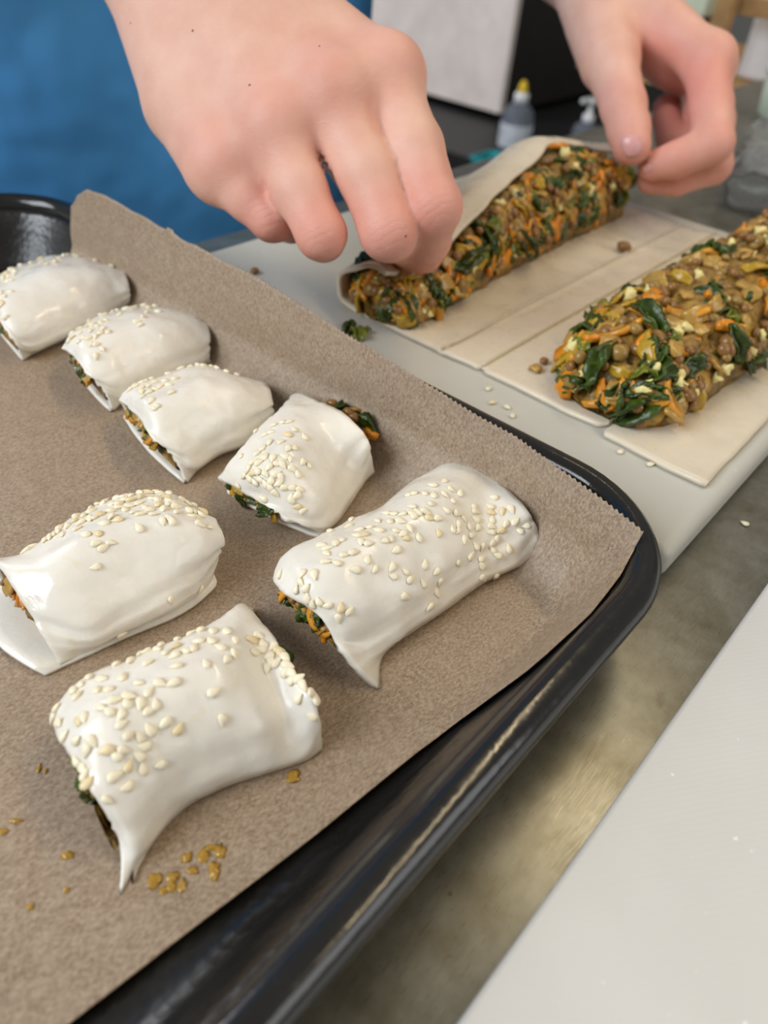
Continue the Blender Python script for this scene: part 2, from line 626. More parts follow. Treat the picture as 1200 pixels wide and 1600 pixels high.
for j, yt in enumerate(ys_top):
    s = (yt - TY[0]) / (TY[-1] - TY[0])
    zt = float(np.interp(yt, TY, TZ))
    xw = wall_x(yt)
    # profile of the sheet: flat, bend, wall
    tooth = 0.0
    if yt < 0.187:
        tooth = 0.00045 * (abs(((yt / 0.0017) % 1.0) - 0.5) * 4 - 1)
    else:
        tooth = 0.0008 * fbm((yt, 0, 0), 90, 3.1) + (0.0009 if 0.222 < yt < 0.226 else 0)
    xb = xw - R_UP * 0.82
    yr = np.interp(-0.075, [-0.075, 0.004, 0.127], [0.062, 0.0545, 0.042])
    pts = []
    for i in range(70):
        v = i / 69
        if v < 0.6:                                   # flat part
            x = -0.075 + (xb + 0.075) * (v / 0.6)
            z = PAPER_Z
        elif v < 0.78:                                # bend
            a = (v - 0.6) / 0.18 * math.pi / 2
            x = xb + (xw - 0.0025 - xb) * math.sin(a)
            z = PAPER_Z + min(R_UP, (zt - PAPER_Z) * 0.7) * (1 - math.cos(a))
        else:                                         # up the wall
            t = (v - 0.78) / 0.22
            z0 = PAPER_Z + min(R_UP, (zt - PAPER_Z) * 0.7)
            z = z0 + (zt + tooth - z0) * t
            x = xw - 0.0025 + 0.0025 * t
        if i not in EDGE_CACHE:
            EDGE_CACHE[i] = float(max(edge_y(x, z + 0.0014 * min(1, max(0, (0.62 - v) / 0.15))), 0.0)) if x > 0.0 else 0.0548 + (0.0 - x) * 0.1
        y_right = EDGE_CACHE[i]
        y_left = 0.3050 + (TY[-1] - 0.3050) * min(1, max(0, (x - 0.08) / 0.07))
        y = y_right + (y_left - y_right) * s
        if v < 0.75:
            z += 0.00035 * (1 + fbm((x, y, 0), 22, 1.7)) * (1 if v < 0.6 else 0.5)
        else:
            x -= 0.0007 * (1 + fbm((x, y, z), 28, 5.2)) * min(1, (v - 0.75) * 8)
        # the edge on the open side climbs the fillet of the tray a little
        z += 0.0014 * min(1, max(0, (0.62 - v) / 0.15)) * max(0, 1 - (y - y_right) / 0.012) ** 2
        pts.append((x, y, max(z, rest_z(x, y) if v < 0.97 else z)))
    G[:, j] = pts
V, F = slab(G, -grid_normals(G), 0.00012)
paper = mesh_obj('baking_paper', V, F, MAT['paper'])
tag(paper, 'brown baking paper with serrated edge lining the black tray', 'baking paper')


def bvh_of(V, F):
    return BVHTree.FromPolygons([Vector(v) for v in V], [tuple(map(int, f)) for f in F])


def cast(bvh, px, py):
    d = Vector(ray(px, py)).normalized()
    hit = bvh.ray_cast(Vector(CAM), d)
    if hit[0] is None:
        return None
    n = hit[1]
    if n.dot(d) > 0:
        n = -n
    return hit[0], n


PAPER_BVH = bvh_of(V, F)

# ------------------------------------------------------------------ small food pieces (shared meshes)
def orient(loc, n, spin, scale=1.0, tilt=0.0):
    n = Vector(n).normalized()
    q = n.to_track_quat('Z', 'Y').to_matrix()
    rm = Matrix.Rotation(spin, 3, 'Z') @ Matrix.Rotation(tilt, 3, 'X')
    m3 = (q @ rm) * 1.0
    s = scale if isinstance(scale, (tuple, list)) else (scale,) * 3
    mw = Matrix.Translation(Vector(loc)) @ m3.to_4x4() @ Matrix.Diagonal((*s, 1))
    return mw


def seed_mesh(name, mat, wob):
    L, W, T = 0.00146, 0.00090, 0.00056
    V, F = [], []
    nr, ns = 7, 10
    for i in range(nr + 1):
        t = i / nr
        x = -L + 2 * L * t
        w = math.sin(math.pi * min(1, t ** 0.72)) ** 0.75 if 0 < t < 1 else 0
        w *= 1 - 0.25 * t
        for k in range(ns):
            a = 2 * math.pi * k / ns
            V.append((x, W * 1.15 * w * math.cos(a) + wob * math.sin(3 * t) * W, T * 1.1 * w * math.sin(a)))
    for i in range(nr):
        for k in range(ns):
            a, b = i * ns + k, i * ns + (k + 1) % ns
            F.append((a, b, b + ns, a + ns))
    return mesh_data(name, V, F, mat)


SEEDS = [seed_mesh('sesame_seed', MAT['seed'], 0.0), seed_mesh('sesame_seed', MAT['seed'], 0.25), seed_mesh('sesame_seed', MAT['seed_tan'], -0.2)]


def pick_seed():
    return SEEDS[random.choices((0, 1, 2), (6, 4, 1))[0]]


def blob_mesh(name, mat, size, lump, seed, n=8, m=6, power=1.0):
    V, F = [], []
    for i in range(m + 1):
        ph = math.pi * i / m
        for k in range(n):
            a = 2 * math.pi * k / n
            d = Vector((math.sin(ph) * math.cos(a), math.sin(ph) * math.sin(a), math.cos(ph)))
            d = Vector((math.copysign(abs(c) ** power, c) for c in d))
            r = 1 + lump * noise.noise(d * 1.7 + Vector((seed, seed * 2, 0)))
            V.append((d.x * size[0] * r, d.y * size[1] * r, d.z * size[2] * r))
    for i in range(m):
        for k in range(n):
            a, b = i * n + k, i * n + (k + 1) % n
            F.append((a, a + n, b + n, b))
    return mesh_data(name, V, F, mat)


def strip_mesh(name, mat, L, W, T, bend, seed, n=7):
    """Bent tapered shred with a square section."""
    V, F = [], []
    for i in range(n + 1):
        t = i / n
        x = (t - 0.5) * L
        w = W * (0.45 + 0.55 * math.sin(math.pi * min(1, max(0, 0.12 + 0.8 * t))))
        yo = bend * L * (4 * (t - 0.5) ** 2 - 0.5) * 0.5
        zo = 0.12 * L * noise.noise(Vector((t * 3, seed, 0)))
        for (a, b) in ((-1, -1), (1, -1), (1, 1), (-1, 1)):
            V.append((x, yo + a * w / 2, zo + b * T / 2))
    for i in range(n):
        for k in range(4):
            a, b = i * 4 + k, i * 4 + (k + 1) % 4
            F.append((a, b, b + 4, a + 4))
    F += [(3, 2, 1, 0), tuple(n * 4 + k for k in range(4))]
    return mesh_data(name, V, F, mat)


def leaf_mesh(name, mat, L, W, fold, seed):
    m_, n_ = 9, 7
    G = np.zeros((m_, n_, 3))
    for i in range(m_):
        t = i / (m_ - 1)
        w = W * (0.15 + math.sin(math.pi * (0.08 + 0.86 * t)) ** 0.8)
        for j in range(n_):
            u = j / (n_ - 1) - 0.5
            x = (t - 0.5) * L
            y = u * w
            y += 0.35 * W * noise.noise(Vector((t * 3.1, seed, 2.0)))
            z = fold * L * (abs(u) * 0.7 + 1.1 * noise.noise(Vector((t * 3.6, u * 4, seed)))) - 0.5 * fold * L * (2 * t - 1) ** 2
            G[i, j] = (x, y, z)
    V, F = slab(G, grid_normals(G), 0.0005)
    return mesh_data(name, V, F, mat)


def curl_mesh(name, mat, L, W, T, arc, seed):
    """Curved slab: a slice of soft onion."""
    m_, n_ = 7, 5
    G = np.zeros((m_, n_, 3))
    for i in range(m_):
        a = (i / (m_ - 1) - 0.5) * arc
        r = L / max(arc, 0.3)
        for j in range(n_):
            u = j / (n_ - 1) - 0.5
            ww = W * (0.6 + 0.4 * math.cos(2.4 * (i / (m_ - 1) - 0.5)))
            G[i, j] = (r * math.sin(a), u * ww, r * (math.cos(a) - 1) + 0.25 * W * noise.noise(Vector((i * 0.5, u * 2, seed))))
    V, F = slab(G, grid_normals(G), T)
    return mesh_data(name, V, F, mat)


PIECES = {
    'lentil': [blob_mesh('lentil', MAT['lentil'], (0.0025, 0.0024, 0.0016), 0.12, 1.0), blob_mesh('lentil', MAT['lentil'], (0.0022, 0.0021, 0.0017), 0.15, 4.0),
               blob_mesh('lentil', MAT['lentil2'], (0.0024, 0.0023, 0.0016), 0.12, 7.0)],
    'carrot_shred': [strip_mesh('carrot_shred', MAT['carrot'], 0.011, 0.0034, 0.0019, 0.25, 2.0), strip_mesh('carrot_shred', MAT['carrot'], 0.008, 0.0042, 0.0022, -0.2, 5.0),
                     strip_mesh('carrot_shred', MAT['carrot2'], 0.013, 0.0030, 0.0017, 0.4, 8.0)],
    'spinach_leaf': [leaf_mesh('spinach_leaf', MAT['spinach'], 0.016, 0.0050, 0.36, 1.0), leaf_mesh('spinach_leaf', MAT['spinach'], 0.011, 0.0052, 0.46, 3.0),
                     leaf_mesh('spinach_leaf', MAT['spinach2'], 0.008, 0.0045, 0.35, 6.0)],
    'feta_crumb': [blob_mesh('feta_crumb', MAT['feta'], (0.0027, 0.0022, 0.0020), 0.75, 3.3, power=0.7), blob_mesh('feta_crumb', MAT['feta'], (0.0019, 0.0016, 0.0015), 0.8, 9.1, power=0.7)],
    'onion_piece': [curl_mesh('onion_piece', MAT['onion'], 0.0085, 0.0060, 0.0013, 1.3, 1.0), curl_mesh('onion_piece', MAT['onion2'], 0.0100, 0.0045, 0.0012, 1.0, 4.0),
                    curl_mesh('onion_piece', MAT['onion'], 0.0060, 0.0050, 0.0015, 0.8, 7.0)],
}


def scatter_piece(kind, loc, n, parent, scale=1.0, sink=0.0, tilt=0.5):
    n = Vector(n).normalized()
    loc = Vector(loc) - n * sink
    return put(kind, random.choice(PIECES[kind]), orient(loc, n, random.uniform(0, 6.28), scale * random.uniform(0.82, 1.2), random.uniform(-tilt, tilt)), parent)


# ------------------------------------------------------------------ pastry rolls
ZB = PAPER_Z + 0.0006


def auto(N_, S_, h):
    """One cross-section from its near foot pixel, its silhouette pixel and its height (mm)."""
    out = []
    for (fr, z) in ((0.86, 0.0), (1.0, 0.62), (0.80, 1.0), (0.42, 0.74), (0.07, 0.27), (0.0, 0.02)):
        out.append((N_[0] + (S_[0] - N_[0]) * fr, N_[1] + (S_[1] - N_[1]) * fr, z * h))
    return out


ROLLS = [
    dict(key='A', ends=(44, 2), label='plump pastry parcel with one long pointed corner pulled onto the paper',
         rows=[[(112, 1132, 0), (80, 1120, 9), (102, 1172, 14), (152, 1250, 12), (186, 1308, 4), (189, 1396, 0.3)],
               auto((224, 1340), (112, 1074), 18), auto((282, 1270), (186, 1038), 20), auto((345, 1234), (270, 998), 20.5),
               auto((420, 1208), (345, 970), 19), auto((476, 1190), (374, 947), 14),
               [(388, 950, 0.5), (390, 952, 5), (432, 1008, 13), (479, 1078, 14), (502, 1130, 8), (504, 1172, 0.5)]],
         ext=-0.004, plug=0.6,
         seeds='50 920 2.5|705,170 665,160 625,175 765,165 700,203 650,205 570,195 500,210 490,240 440,240 530,250 563,228 600,245 555,262 635,232 420,255 385,285 330,293 455,290 563,305 735,230 795,205 790,255 760,280 680,293 230,345 275,355 195,372 165,395 180,420 300,395 260,395 420,370 360,345 500,370 553,368 460,405 375,445 325,435 420,450 485,450 460,480 345,495 300,480 270,470 380,420 460,550 520,525 570,545 740,515 712,402 100,465 85,505 105,530 130,575 180,520 205,505 235,595 175,590 210,630 290,635 165,680 190,715 185,750 205,770 330,650 360,630 380,575 350,530 420,580 440,610 420,655 375,690 437,700 500,687 325,735 370,770 295,825 855,203 885,185 905,215 870,252 890,235 925,265 915,313 940,225 965,240 955,290 990,270 990,325 1000,300 1020,362 1045,350 1045,430 1060,380 1095,498 1085,410 1105,430 930,290 975,255 1015,335'),
    dict(key='B', ends=(14, 4), label='pastry roll with a flat open flap end and seeds heaped along its ridge',
         rows=[[(8, 925, 0.5), (-16, 874, 10), (2, 890, 14), (28, 930, 13), (66, 992, 7), (95, 1040, 0.8)],
               auto((150, 1014), (44, 856), 17), auto((205, 986), (122, 803), 19), auto((260, 962), (187, 776), 20),
               auto((300, 938), (250, 770), 20), auto((330, 910), (303, 789), 18),
               [(312, 840, 0.5), (326, 806, 11), (345, 826, 14), (350, 848, 11), (344, 870, 6), (334, 892, 2)]],
         ext=0.006, side=0.0026,
         seeds='0 730 3.158|705,85 665,100 625,130 605,110 590,140 640,120 690,130 735,105 760,100 790,90 845,120 780,130 730,130 800,140 820,150 700,150 650,165 610,165 570,155 550,185 520,170 480,185 505,180 590,180 640,195 690,180 665,225 695,235 735,215 760,235 620,210 590,200 540,220 545,250 580,265 490,240 510,280 455,220 470,250 430,195 440,260 415,240 385,245 370,265 400,275 385,305 420,335 480,330 335,295 300,300 285,320 310,335 270,330 245,350 220,365 160,395 120,412 100,420 475,380 510,400 548,375 470,490 685,300 800,270 830,255 845,265 870,225 840,185 860,180 830,165 780,165 775,185 805,210 870,200 900,165 925,180 960,185 945,245 930,215 985,285 1030,295 990,235 1010,215 960,220 985,605 843,655 600,838 750,160 715,200'),
    dict(key='C', ends=(52, 1), label='longest pastry roll, sprinkled all over, with a twisted corner by its dark open end',
         rows=[[(448, 926, 0), (424, 902, 9), (440, 926, 14), (500, 964, 13), (546, 1030, 7), (593, 1076, 0.3)],
               auto((600, 1024), (446, 868), 19), auto((652, 984), (508, 832), 20.5), auto((700, 952), (580, 798), 20),
               auto((756, 912), (655, 746), 19), auto((812, 886), (708, 720), 16),
               [(742, 738, 0.5), (738, 717, 6), (785, 754, 13), (824, 798, 14), (841, 830, 9), (840, 872, 1.5)]],
         ext=0.001,
         seeds='400 700 2.609|765,137 720,152 690,185 725,192 768,190 795,170 832,183 620,192 645,185 635,240 660,262 690,262 708,285 715,228 745,290 775,255 808,220 820,270 632,265 648,275 590,300 550,300 560,270 530,268 595,270 628,330 575,340 598,352 612,373 665,365 550,370 570,415 523,378 500,335 498,300 462,325 440,358 460,390 420,335 390,295 378,322 410,357 425,385 325,392 268,400 292,410 290,432 345,380 360,437 400,428 328,470 285,465 458,455 483,495 405,498 100,515 190,515 237,518 165,575 183,548 210,612 235,635 258,625 290,640 343,650 335,695 380,665 205,570 552,487 560,522 610,502 630,535 682,552 687,475 735,505 748,548 735,592 608,607 707,648 742,347 825,470 802,332 822,312 845,290 822,340 868,320 848,375 880,360 900,325 897,290 890,238 895,262 960,262 955,238 970,203 1005,260 1038,253 965,293 960,320 958,345 1017,312 998,340 1057,300 1075,338 1100,318 977,375 960,390 895,400 922,405 965,415 920,452 875,440 985,440 1030,410 920,480 922,532 973,523 305,340'),
    dict(key='D', ends=(44, 10), label='short pastry parcel with orange carrot sticking out of its far end',
         rows=[[(362, 764, 0), (341, 748, 4), (366, 762, 7), (412, 788, 9), (462, 814, 7), (504, 834, 0.5)],
               auto((514, 828), (362, 722), 15), auto((532, 812), (396, 682), 19), auto((552, 782), (426, 650), 20), auto((572, 752), (446, 628), 19),
               [(478, 648, 0.5), (462, 617, 8), (510, 630, 17), (560, 666, 18), (582, 704, 12), (586, 738, 1.5)]],
         ext=0.003,
         seeds='320 600 4|485,240 525,240 555,285 515,320 430,260 625,330 480,365 415,305 375,320 310,295 405,370 555,400 515,405 365,400 330,435 360,460 385,455 425,465 340,495 225,450 300,490 455,500 485,505 530,470 400,520 270,530 325,545 300,560 245,575 280,590 315,610 350,605 380,565 445,560 475,585 415,600 380,625 405,640 440,680 500,650 540,645 595,660 570,695 545,715 575,770 615,795 545,535 580,560 610,490 650,505 365,715 210,630 455,620 500,455'),
    dict(key='E', ends=(52, 1), label='pastry parcel with a wide open end full of spinach, beside the carrot-tipped parcel',
         rows=[[(202, 652, 0), (187, 626, 8), (208, 644, 13), (238, 684, 13), (272, 714, 8), (294, 753, 0.3)],
               auto((310, 735), (206, 606), 18), auto((344, 712), (258, 584), 19.5), auto((375, 700), (312, 570), 19.5), auto((402, 682), (362, 585), 17),
               [(392, 622, 0.5), (408, 595, 7), (421, 608, 11), (428, 628, 10), (428, 648, 5), (422, 664, 0.5)]],
         ext=0.0025,
         seeds='160 550 4.138|560,75 620,75 660,85 700,95 745,100 810,125 880,148 505,105 415,135 475,175 440,265 400,190 380,225 345,240 320,175 335,200 295,225 300,262 255,260 250,235 215,225 195,210 180,245 258,293 310,318 345,350 285,190 240,200 330,365 430,215'),
    dict(key='F', ends=(52, 3), label='pastry roll wedged between two others, seeds clustered on its upper open end',
         rows=[[(118, 560, 0), (101, 546, 8), (114, 556, 13), (136, 582, 13), (162, 608, 8), (179, 641, 0.3)],
               auto((200, 624), (114, 518), 17), auto((245, 602), (166, 490), 19), auto((284, 584), (226, 478), 19), auto((318, 572), (286, 486), 16),
               [(304, 515, 1), (318, 490, 8), (325, 505, 12), (329, 528, 11), (328, 550, 7), (326, 568, 2)]],
         ext=0.0025,
         seeds='0 370 3.4286|690,355 730,350 770,365 840,370 845,400 790,405 770,430 735,455 720,380 680,385 640,420 600,400 660,375 620,385 560,420 540,420 570,450 545,460 525,480 480,450 500,470 550,495 580,510 470,480 440,490 410,495 385,520 395,540 430,520 450,545 480,545 510,540 490,580 520,580 545,605 510,640 480,510 540,515 370,560 420,560 750,475 800,380'),
    dict(key='G', ends=(44, 1), label='pastry roll at the bare black end of the tray, by the paper corner',
         rows=[[(-18, 482, 0), (-34, 458, 8), (-18, 474, 13), (2, 505, 12), (22, 534, 8), (39, 562, 0.3)],
               auto((58, 551), (-14, 438), 17), auto((108, 529), (42, 410), 19), auto((152, 510), (106, 398), 19), auto((186, 490), (156, 405), 17),
               [(180, 446, 2), (189, 422, 10), (198, 432, 14), (202, 450, 12), (205, 466, 8), (202, 476, 4)]],
         ext=0.0015,
         seeds='0 370 3.4286|105,150 170,140 215,115 220,140 250,150 290,135 315,118 345,95 375,85 440,90 465,85 500,95 515,130 540,105 570,130 590,140 605,155 60,175 75,190 50,210 30,200 15,230 40,240 10,300 20,320 15,350 5,370 55,295 30,430 75,205 525,100 410,88 60,235 20,215'),
]

for ri, R_ in enumerate(ROLLS):
    ctrl = np.array([[at_z(a, b, ZB + c_ / 1000) for (a, b, c_) in row] for row in R_['rows']])
    D = cr1(ctrl, 44)
    D = np.swapaxes(cr1(np.swapaxes(D, 0, 1), 40), 0, 1)        # (44 along, 40 across)
    D[..., 2] = np.maximum(D[..., 2], ZB)
    Nn = grid_normals(D)
    cen = D.mean(axis=(0, 1))
    if ((D - cen) * Nn).sum() < 0:
        Nn = -Nn
        sgn = -1
    else:
        sgn = 1
    # soft dents and wrinkles, none at the feet
    for i in range(44):
        for j in range(40):
            p = D[i, j]
            w = min(1, (p[2] - ZB) / 0.006)
            d = 0.0010 * fbm(p, 75, ri * 3.7) + 0.00022 * fbm(p, 320, ri)
            if 24 < j < 36:                                   # fold lines run along the near flank
                d -= 0.0009 * math.exp(-((j - 28 - 1.2 * math.sin(i * 0.12)) / 0.9) ** 2) * (1 if ri not in (0,) else 0.3)
                d -= 0.0006 * math.exp(-((j - 31.5 - 0.8 * math.sin(i * 0.1 + ri)) / 0.8) ** 2) * (0.8 if ri not in (0,) else 0.2)
            if i < 3:
                d += 0.0006 * fbm(p, 260, 9 + ri)
            D[i, j] += Nn[i, j] * d * w
    root = empty('pastry_roll', tuple(D[22, 20] * [1, 1, 0] + [0, 0, ZB]))
    tag(root, R_['label'], 'pastry', 'stuffed pastry rolls on the baking paper')
    GG = D if sgn > 0 else D[:, ::-1]
    NN = grid_normals(GG)
    V, F = slab(GG, NN, 0.0013)
    V[:, 2] = np.maximum(V[:, 2], ZB - 0.0001)
    mesh_obj('dough', V, F, MAT['dough'], root)
    bv = bvh_of(V, F)
    # dough underneath, a little longer than the top at the open end
    B = np.zeros((30, 12, 3))
    ax = D[40].mean(axis=0) - D[4].mean(axis=0)
    ax /= np.linalg.norm(ax)
    sd = D[22, -1] - D[22, 0]
    sd[2] = 0
    sd /= np.linalg.norm(sd)
    for i in range(30):
        t = i / 29
        k = int(round(t * 43))
        a, b = D[k, 0], D[k, -1] + sd * R_.get('side', -0.0012) * (0.2 + 0.8 * t)
        for j in range(12):
            u = j / 11
            p = a + (b - a) * u
            e = R_['ext'] * (1 - t) ** 6 * (0.35 + math.sin(math.pi * (0.12 + 0.8 * u)))
            p = p - ax * e
            p[2] = ZB + 0.0009 + 0.0004 * fbm(p, 160, ri) * (1 - t) + 0.001 * (1 - t) ** 8 * math.sin(math.pi * u)
            B[i, j] = p
    nB = grid_normals(B)
    V, F = slab(B, nB * np.sign(nB[..., 2:3]), 0.0010)
    V[:, 2] = np.maximum(V[:, 2], ZB - 0.0001)
    mesh_obj('dough_base', V, F, MAT['dough'], root)
    # filling inside, showing at the two ends
    rings = []
    ids = [1, 3, 6, 12, 20, 28, 36, 40, 42]
    for q, k in enumerate(ids):
        ring = D[k] - Nn[k] * 0.0024
        ring[:, 2] = np.maximum(ring[:, 2], ZB + 0.0012)
        c0 = ring.mean(axis=0)
        sc_ = R_.get('plug', 0.86) if q in (0, len(ids) - 1) else (0.96 if q > 2 or 'plug' not in R_ else 0.8)
        ring = c0 + (ring - c0) * sc_
        ring[:, 2] = np.maximum(ring[:, 2], ZB + 0.0012)
        bot = np.array([ring[-1] + (ring[0] - ring[-1]) * (s + 1) / 7 for s in range(6)])
        rings.append(np.concatenate([ring, bot]))
    nr = len(rings[0])
    V = [p for r in rings for p in r]
    F = []
    for i in range(len(rings) - 1):
        for k in range(nr):
            a, b = i * nr + k, i * nr + (k + 1) % nr
            F.append((a, b, b + nr, a + nr))
    for e, s_ in ((0, -1), (len(rings) - 1, 1)):
        c0 = rings[e].mean(axis=0) + ax * s_ * 0.0008
        mid0 = len(V)
        for p in rings[e]:
            V.append(c0 + (p - c0) * 0.5 + ax * s_ * (0.0006 + 0.0012 * fbm(p, 300, ri)))
        V.append(c0)
        for k in range(nr):
            F.append((e * nr + k, e * nr + (k + 1) % nr, mid0 + (k + 1) % nr, mid0 + k))
            F.append((mid0 + k, mid0 + (k + 1) % nr, len(V) - 1))
    fill = mesh_obj('filling', V, F, MAT['paste'], root)
    fill['label'] = 'lentil, carrot and spinach filling'
    fill_off = Matrix.Translation(-Vector(root.location))
    for e, s_, cnt in ((0, -1, R_['ends'][0]), (len(rings) - 1, 1, R_['ends'][1])):
        c0 = rings[e].mean(axis=0)
        for q in range(cnt):
            p = c0 + (rings[e][random.randrange(3, 29)] - c0) * math.sqrt(random.random()) * 0.84
            p[2] = max(p[2], ZB + 0.0028)
            kind = random.choices(['carrot_shred', 'spinach_leaf', 'lentil', 'onion_piece'], (3, 3, 5, 4))[0]
            nn = ax * s_ + np.array([0, 0, 0.5])
            loc = p + ax * s_ * random.uniform(0.0002, 0.0016)
            o = bpy.data.objects.new(kind, random.choice(PIECES[kind]))
            link(o, fill)
            sc_ = random.uniform(0.38, 0.62)
            o.matrix_basis = orient(loc, nn, random.uniform(0, 6.28), sc_, random.uniform(-0.4, 0.4))
    if R_['key'] == 'D':                          # filling pushed out of the far end
        for (px, py, z, kind, sc_) in ((583, 684, 7, 'carrot_shred', 0.9), (579, 676, 9, 'carrot_shred', 0.8), (567, 662, 10, 'spinach_leaf', 0.8), (553, 652, 11, 'lentil', 1.0), (545, 644, 12, 'lentil', 0.9),
                                       (559, 641, 11, 'onion_piece', 0.7), (520, 631, 12, 'lentil', 0.9), (536, 638, 12, 'spinach_leaf', 0.5), (585, 664, 8, 'onion_piece', 0.5)):
            o = bpy.data.objects.new(kind, PIECES[kind][0])
            link(o, fill)
            o.matrix_basis = orient(at_z(px, py, ZB + z / 1000), (0.6, 0.1, 0.8), random.uniform(0, 6.28), sc_)
    # seeds stuck on the dough
    head, body = R_['seeds'].split('|')
    ox, oy, sc_ = map(float, head.split())
    for s in body.split():
        a, b = map(float, s.split(','))
        px, py = ox + a / sc_, oy + b / sc_
        h = None
        for k in range(14):                       # a seed drawn on the outline may miss the dough: step towards the middle
            h = cast(bv, px, py)
            if h:
                break
            cpx = np.mean([r[2][0] for r in R_['rows']]), np.mean([r[2][1] for r in R_['rows']])
            px, py = px + (cpx[0] - px) * 0.03, py + (cpx[1] - py) * 0.03
        if not h:
            continue
        sz = random.uniform(0.88, 1.12)
        put('sesame_seed', pick_seed(), orient(h[0] + h[1] * 0.00028, h[1], random.uniform(0, 6.28), sz, random.uniform(-0.15, 0.15) if R_['key'] not in 'BFG' else random.uniform(-0.6, 0.6)), root)

# ------------------------------------------------------------------ pastry sheet folded over the first filling
ZS = 0.0138                        # top of the sheet where it lies on the board
XS = np.array([0.2065, 0.225, 0.245, 0.268, 0.29, 0.312, 0.335, 0.352, 0.368, 0.386, 0.404])
EDGE = np.array([(0.2065, 0.1690, 0.0318), (0.225, 0.1665, 0.0320), (0.245, 0.1672, 0.0362), (0.268, 0.1735, 0.0382), (0.29, 0.1800, 0.0402), (0.312, 0.1850, 0.0430),
                 (0.335, 0.1890, 0.0465), (0.352, 0.1935, 0.0475), (0.368, 0.1915, 0.0465), (0.386, 0.1800, 0.0437), (0.404, 0.1660, 0.0410)])
P1C = np.interp(XS, [0.2065, 0.231, 0.29, 0.35, 0.404], [0.1725, 0.1770, 0.1860, 0.1910, 0.1880])
P1W = np.interp(XS, [0.2065, 0.231, 0.29, 0.35, 0.404], [0.0150, 0.0175, 0.0215, 0.0245, 0.0210])
sheet_rows = []
YF = [0.0385, 0.055, 0.0715, 0.0735, 0.0755, 0.098, 0.121, 0.123, 0.125, 0.1385, 0.1400, 0.1415, 0.150]
for i, x in enumerate(XS):
    row = []
    for y in YF:
        xn = 0.0
        row.append((x, y, ZS))
    yc, w, (ex, ey, ez) = P1C[i], P1W[i], EDGE[i]
    for y in np.linspace(yc - w * 0.9, yc + w * 0.7, 4):
        row.append((x, y, ZS))
    lx = yc + w
    row += [(x, lx + 0.0015, ZS + 0.0018), (x, lx + 0.0032, ZS + 0.0075), (x, lx + 0.0018, ZS + (ez - ZS) * 0.62),
            (x, lx * 0.72 + ey * 0.28 - 0.0005, ez - 0.0022), (x, lx * 0.36 + ey * 0.64, ez + 0.0008), (x, ey, ez)]
    sheet_rows.append(row)
S = cr1(np.array(sheet_rows), 90)
S = np.swapaxes(cr1(np.swapaxes(S, 0, 1), 200), 0, 1)
nU = S.shape[1]
flat_u = np.linspace(0, len(YF) + 9, nU)
for i in range(90):
    v = i / 89
    for j in range(nU):
        p = S[i, j].copy()
        y = p[1]
        if p[2] < ZS + 0.004:
            # uneven near edge with two torn notches, uneven far edge
            e = 0.0012 * fbm((y, 0, 0), 45, 2.0)
            if y < 0.073:
                e -= 0.0032 + 0.001 * (0.073 - y) / 0.035
            e += 0.004 * math.exp(-((y - 0.0742) / 0.0010) ** 2) + 0.0016 * math.exp(-((y - 0.1228) / 0.0010) ** 2)
            if y < 0.041:
                e += 0.0
            f_ = 0.008 + 0.003 * fbm((y, 3, 0), 40, 6.0)
            p[0] = p[0] + e * max(0, 1 - v * 6) + f_ * max(0, v * 3 - 2)
            # right edge not quite straight
            p[1] += 0.0012 * fbm((p[0], 0, 4), 30, 1.0) * max(0, 1 - (y - 0.0385) / 0.02)
            # pressed creases
            for yc_, dd in ((0.140 - 0.008 * v, 0.0005), (0.1232, 0.00022), (0.0738, 0.0003)):
                p[2] -= dd * math.exp(-((y - yc_) / 0.0009) ** 2)
            p[2] += 0.0002 * fbm(p, 60, 2.5)
        else:
            q = min(1, (p[2] - ZS) / 0.01)
            p += np.array([0.0006, 0.0008, 0.0008]) * fbm(p, 45, 8.0) * q
            if v < 0.25:
                p[2] += -0.0022 * math.exp(-((v - 0.06) / 0.05) ** 2) * max(0, (j / nU - 0.9) * 10)
        S[i, j] = p
NS = grid_normals(S)
k0 = NS[45, 10]
GG = S if k0[2] > 0 else S[:, ::-1]
NN = grid_normals(GG)
# the top of the flat part is the inner side of the fold: thickness grows away from the filling
V, F = slab(GG, NN, 0.0016)
sheet = mesh_obj('pastry_sheet', V, F, MAT['sheet'])
tag(sheet, 'thin raw pastry sheet on the cutting board, one side folded up over filling', 'pastry sheet')
SHEET_BVH = bvh_of(V, F)


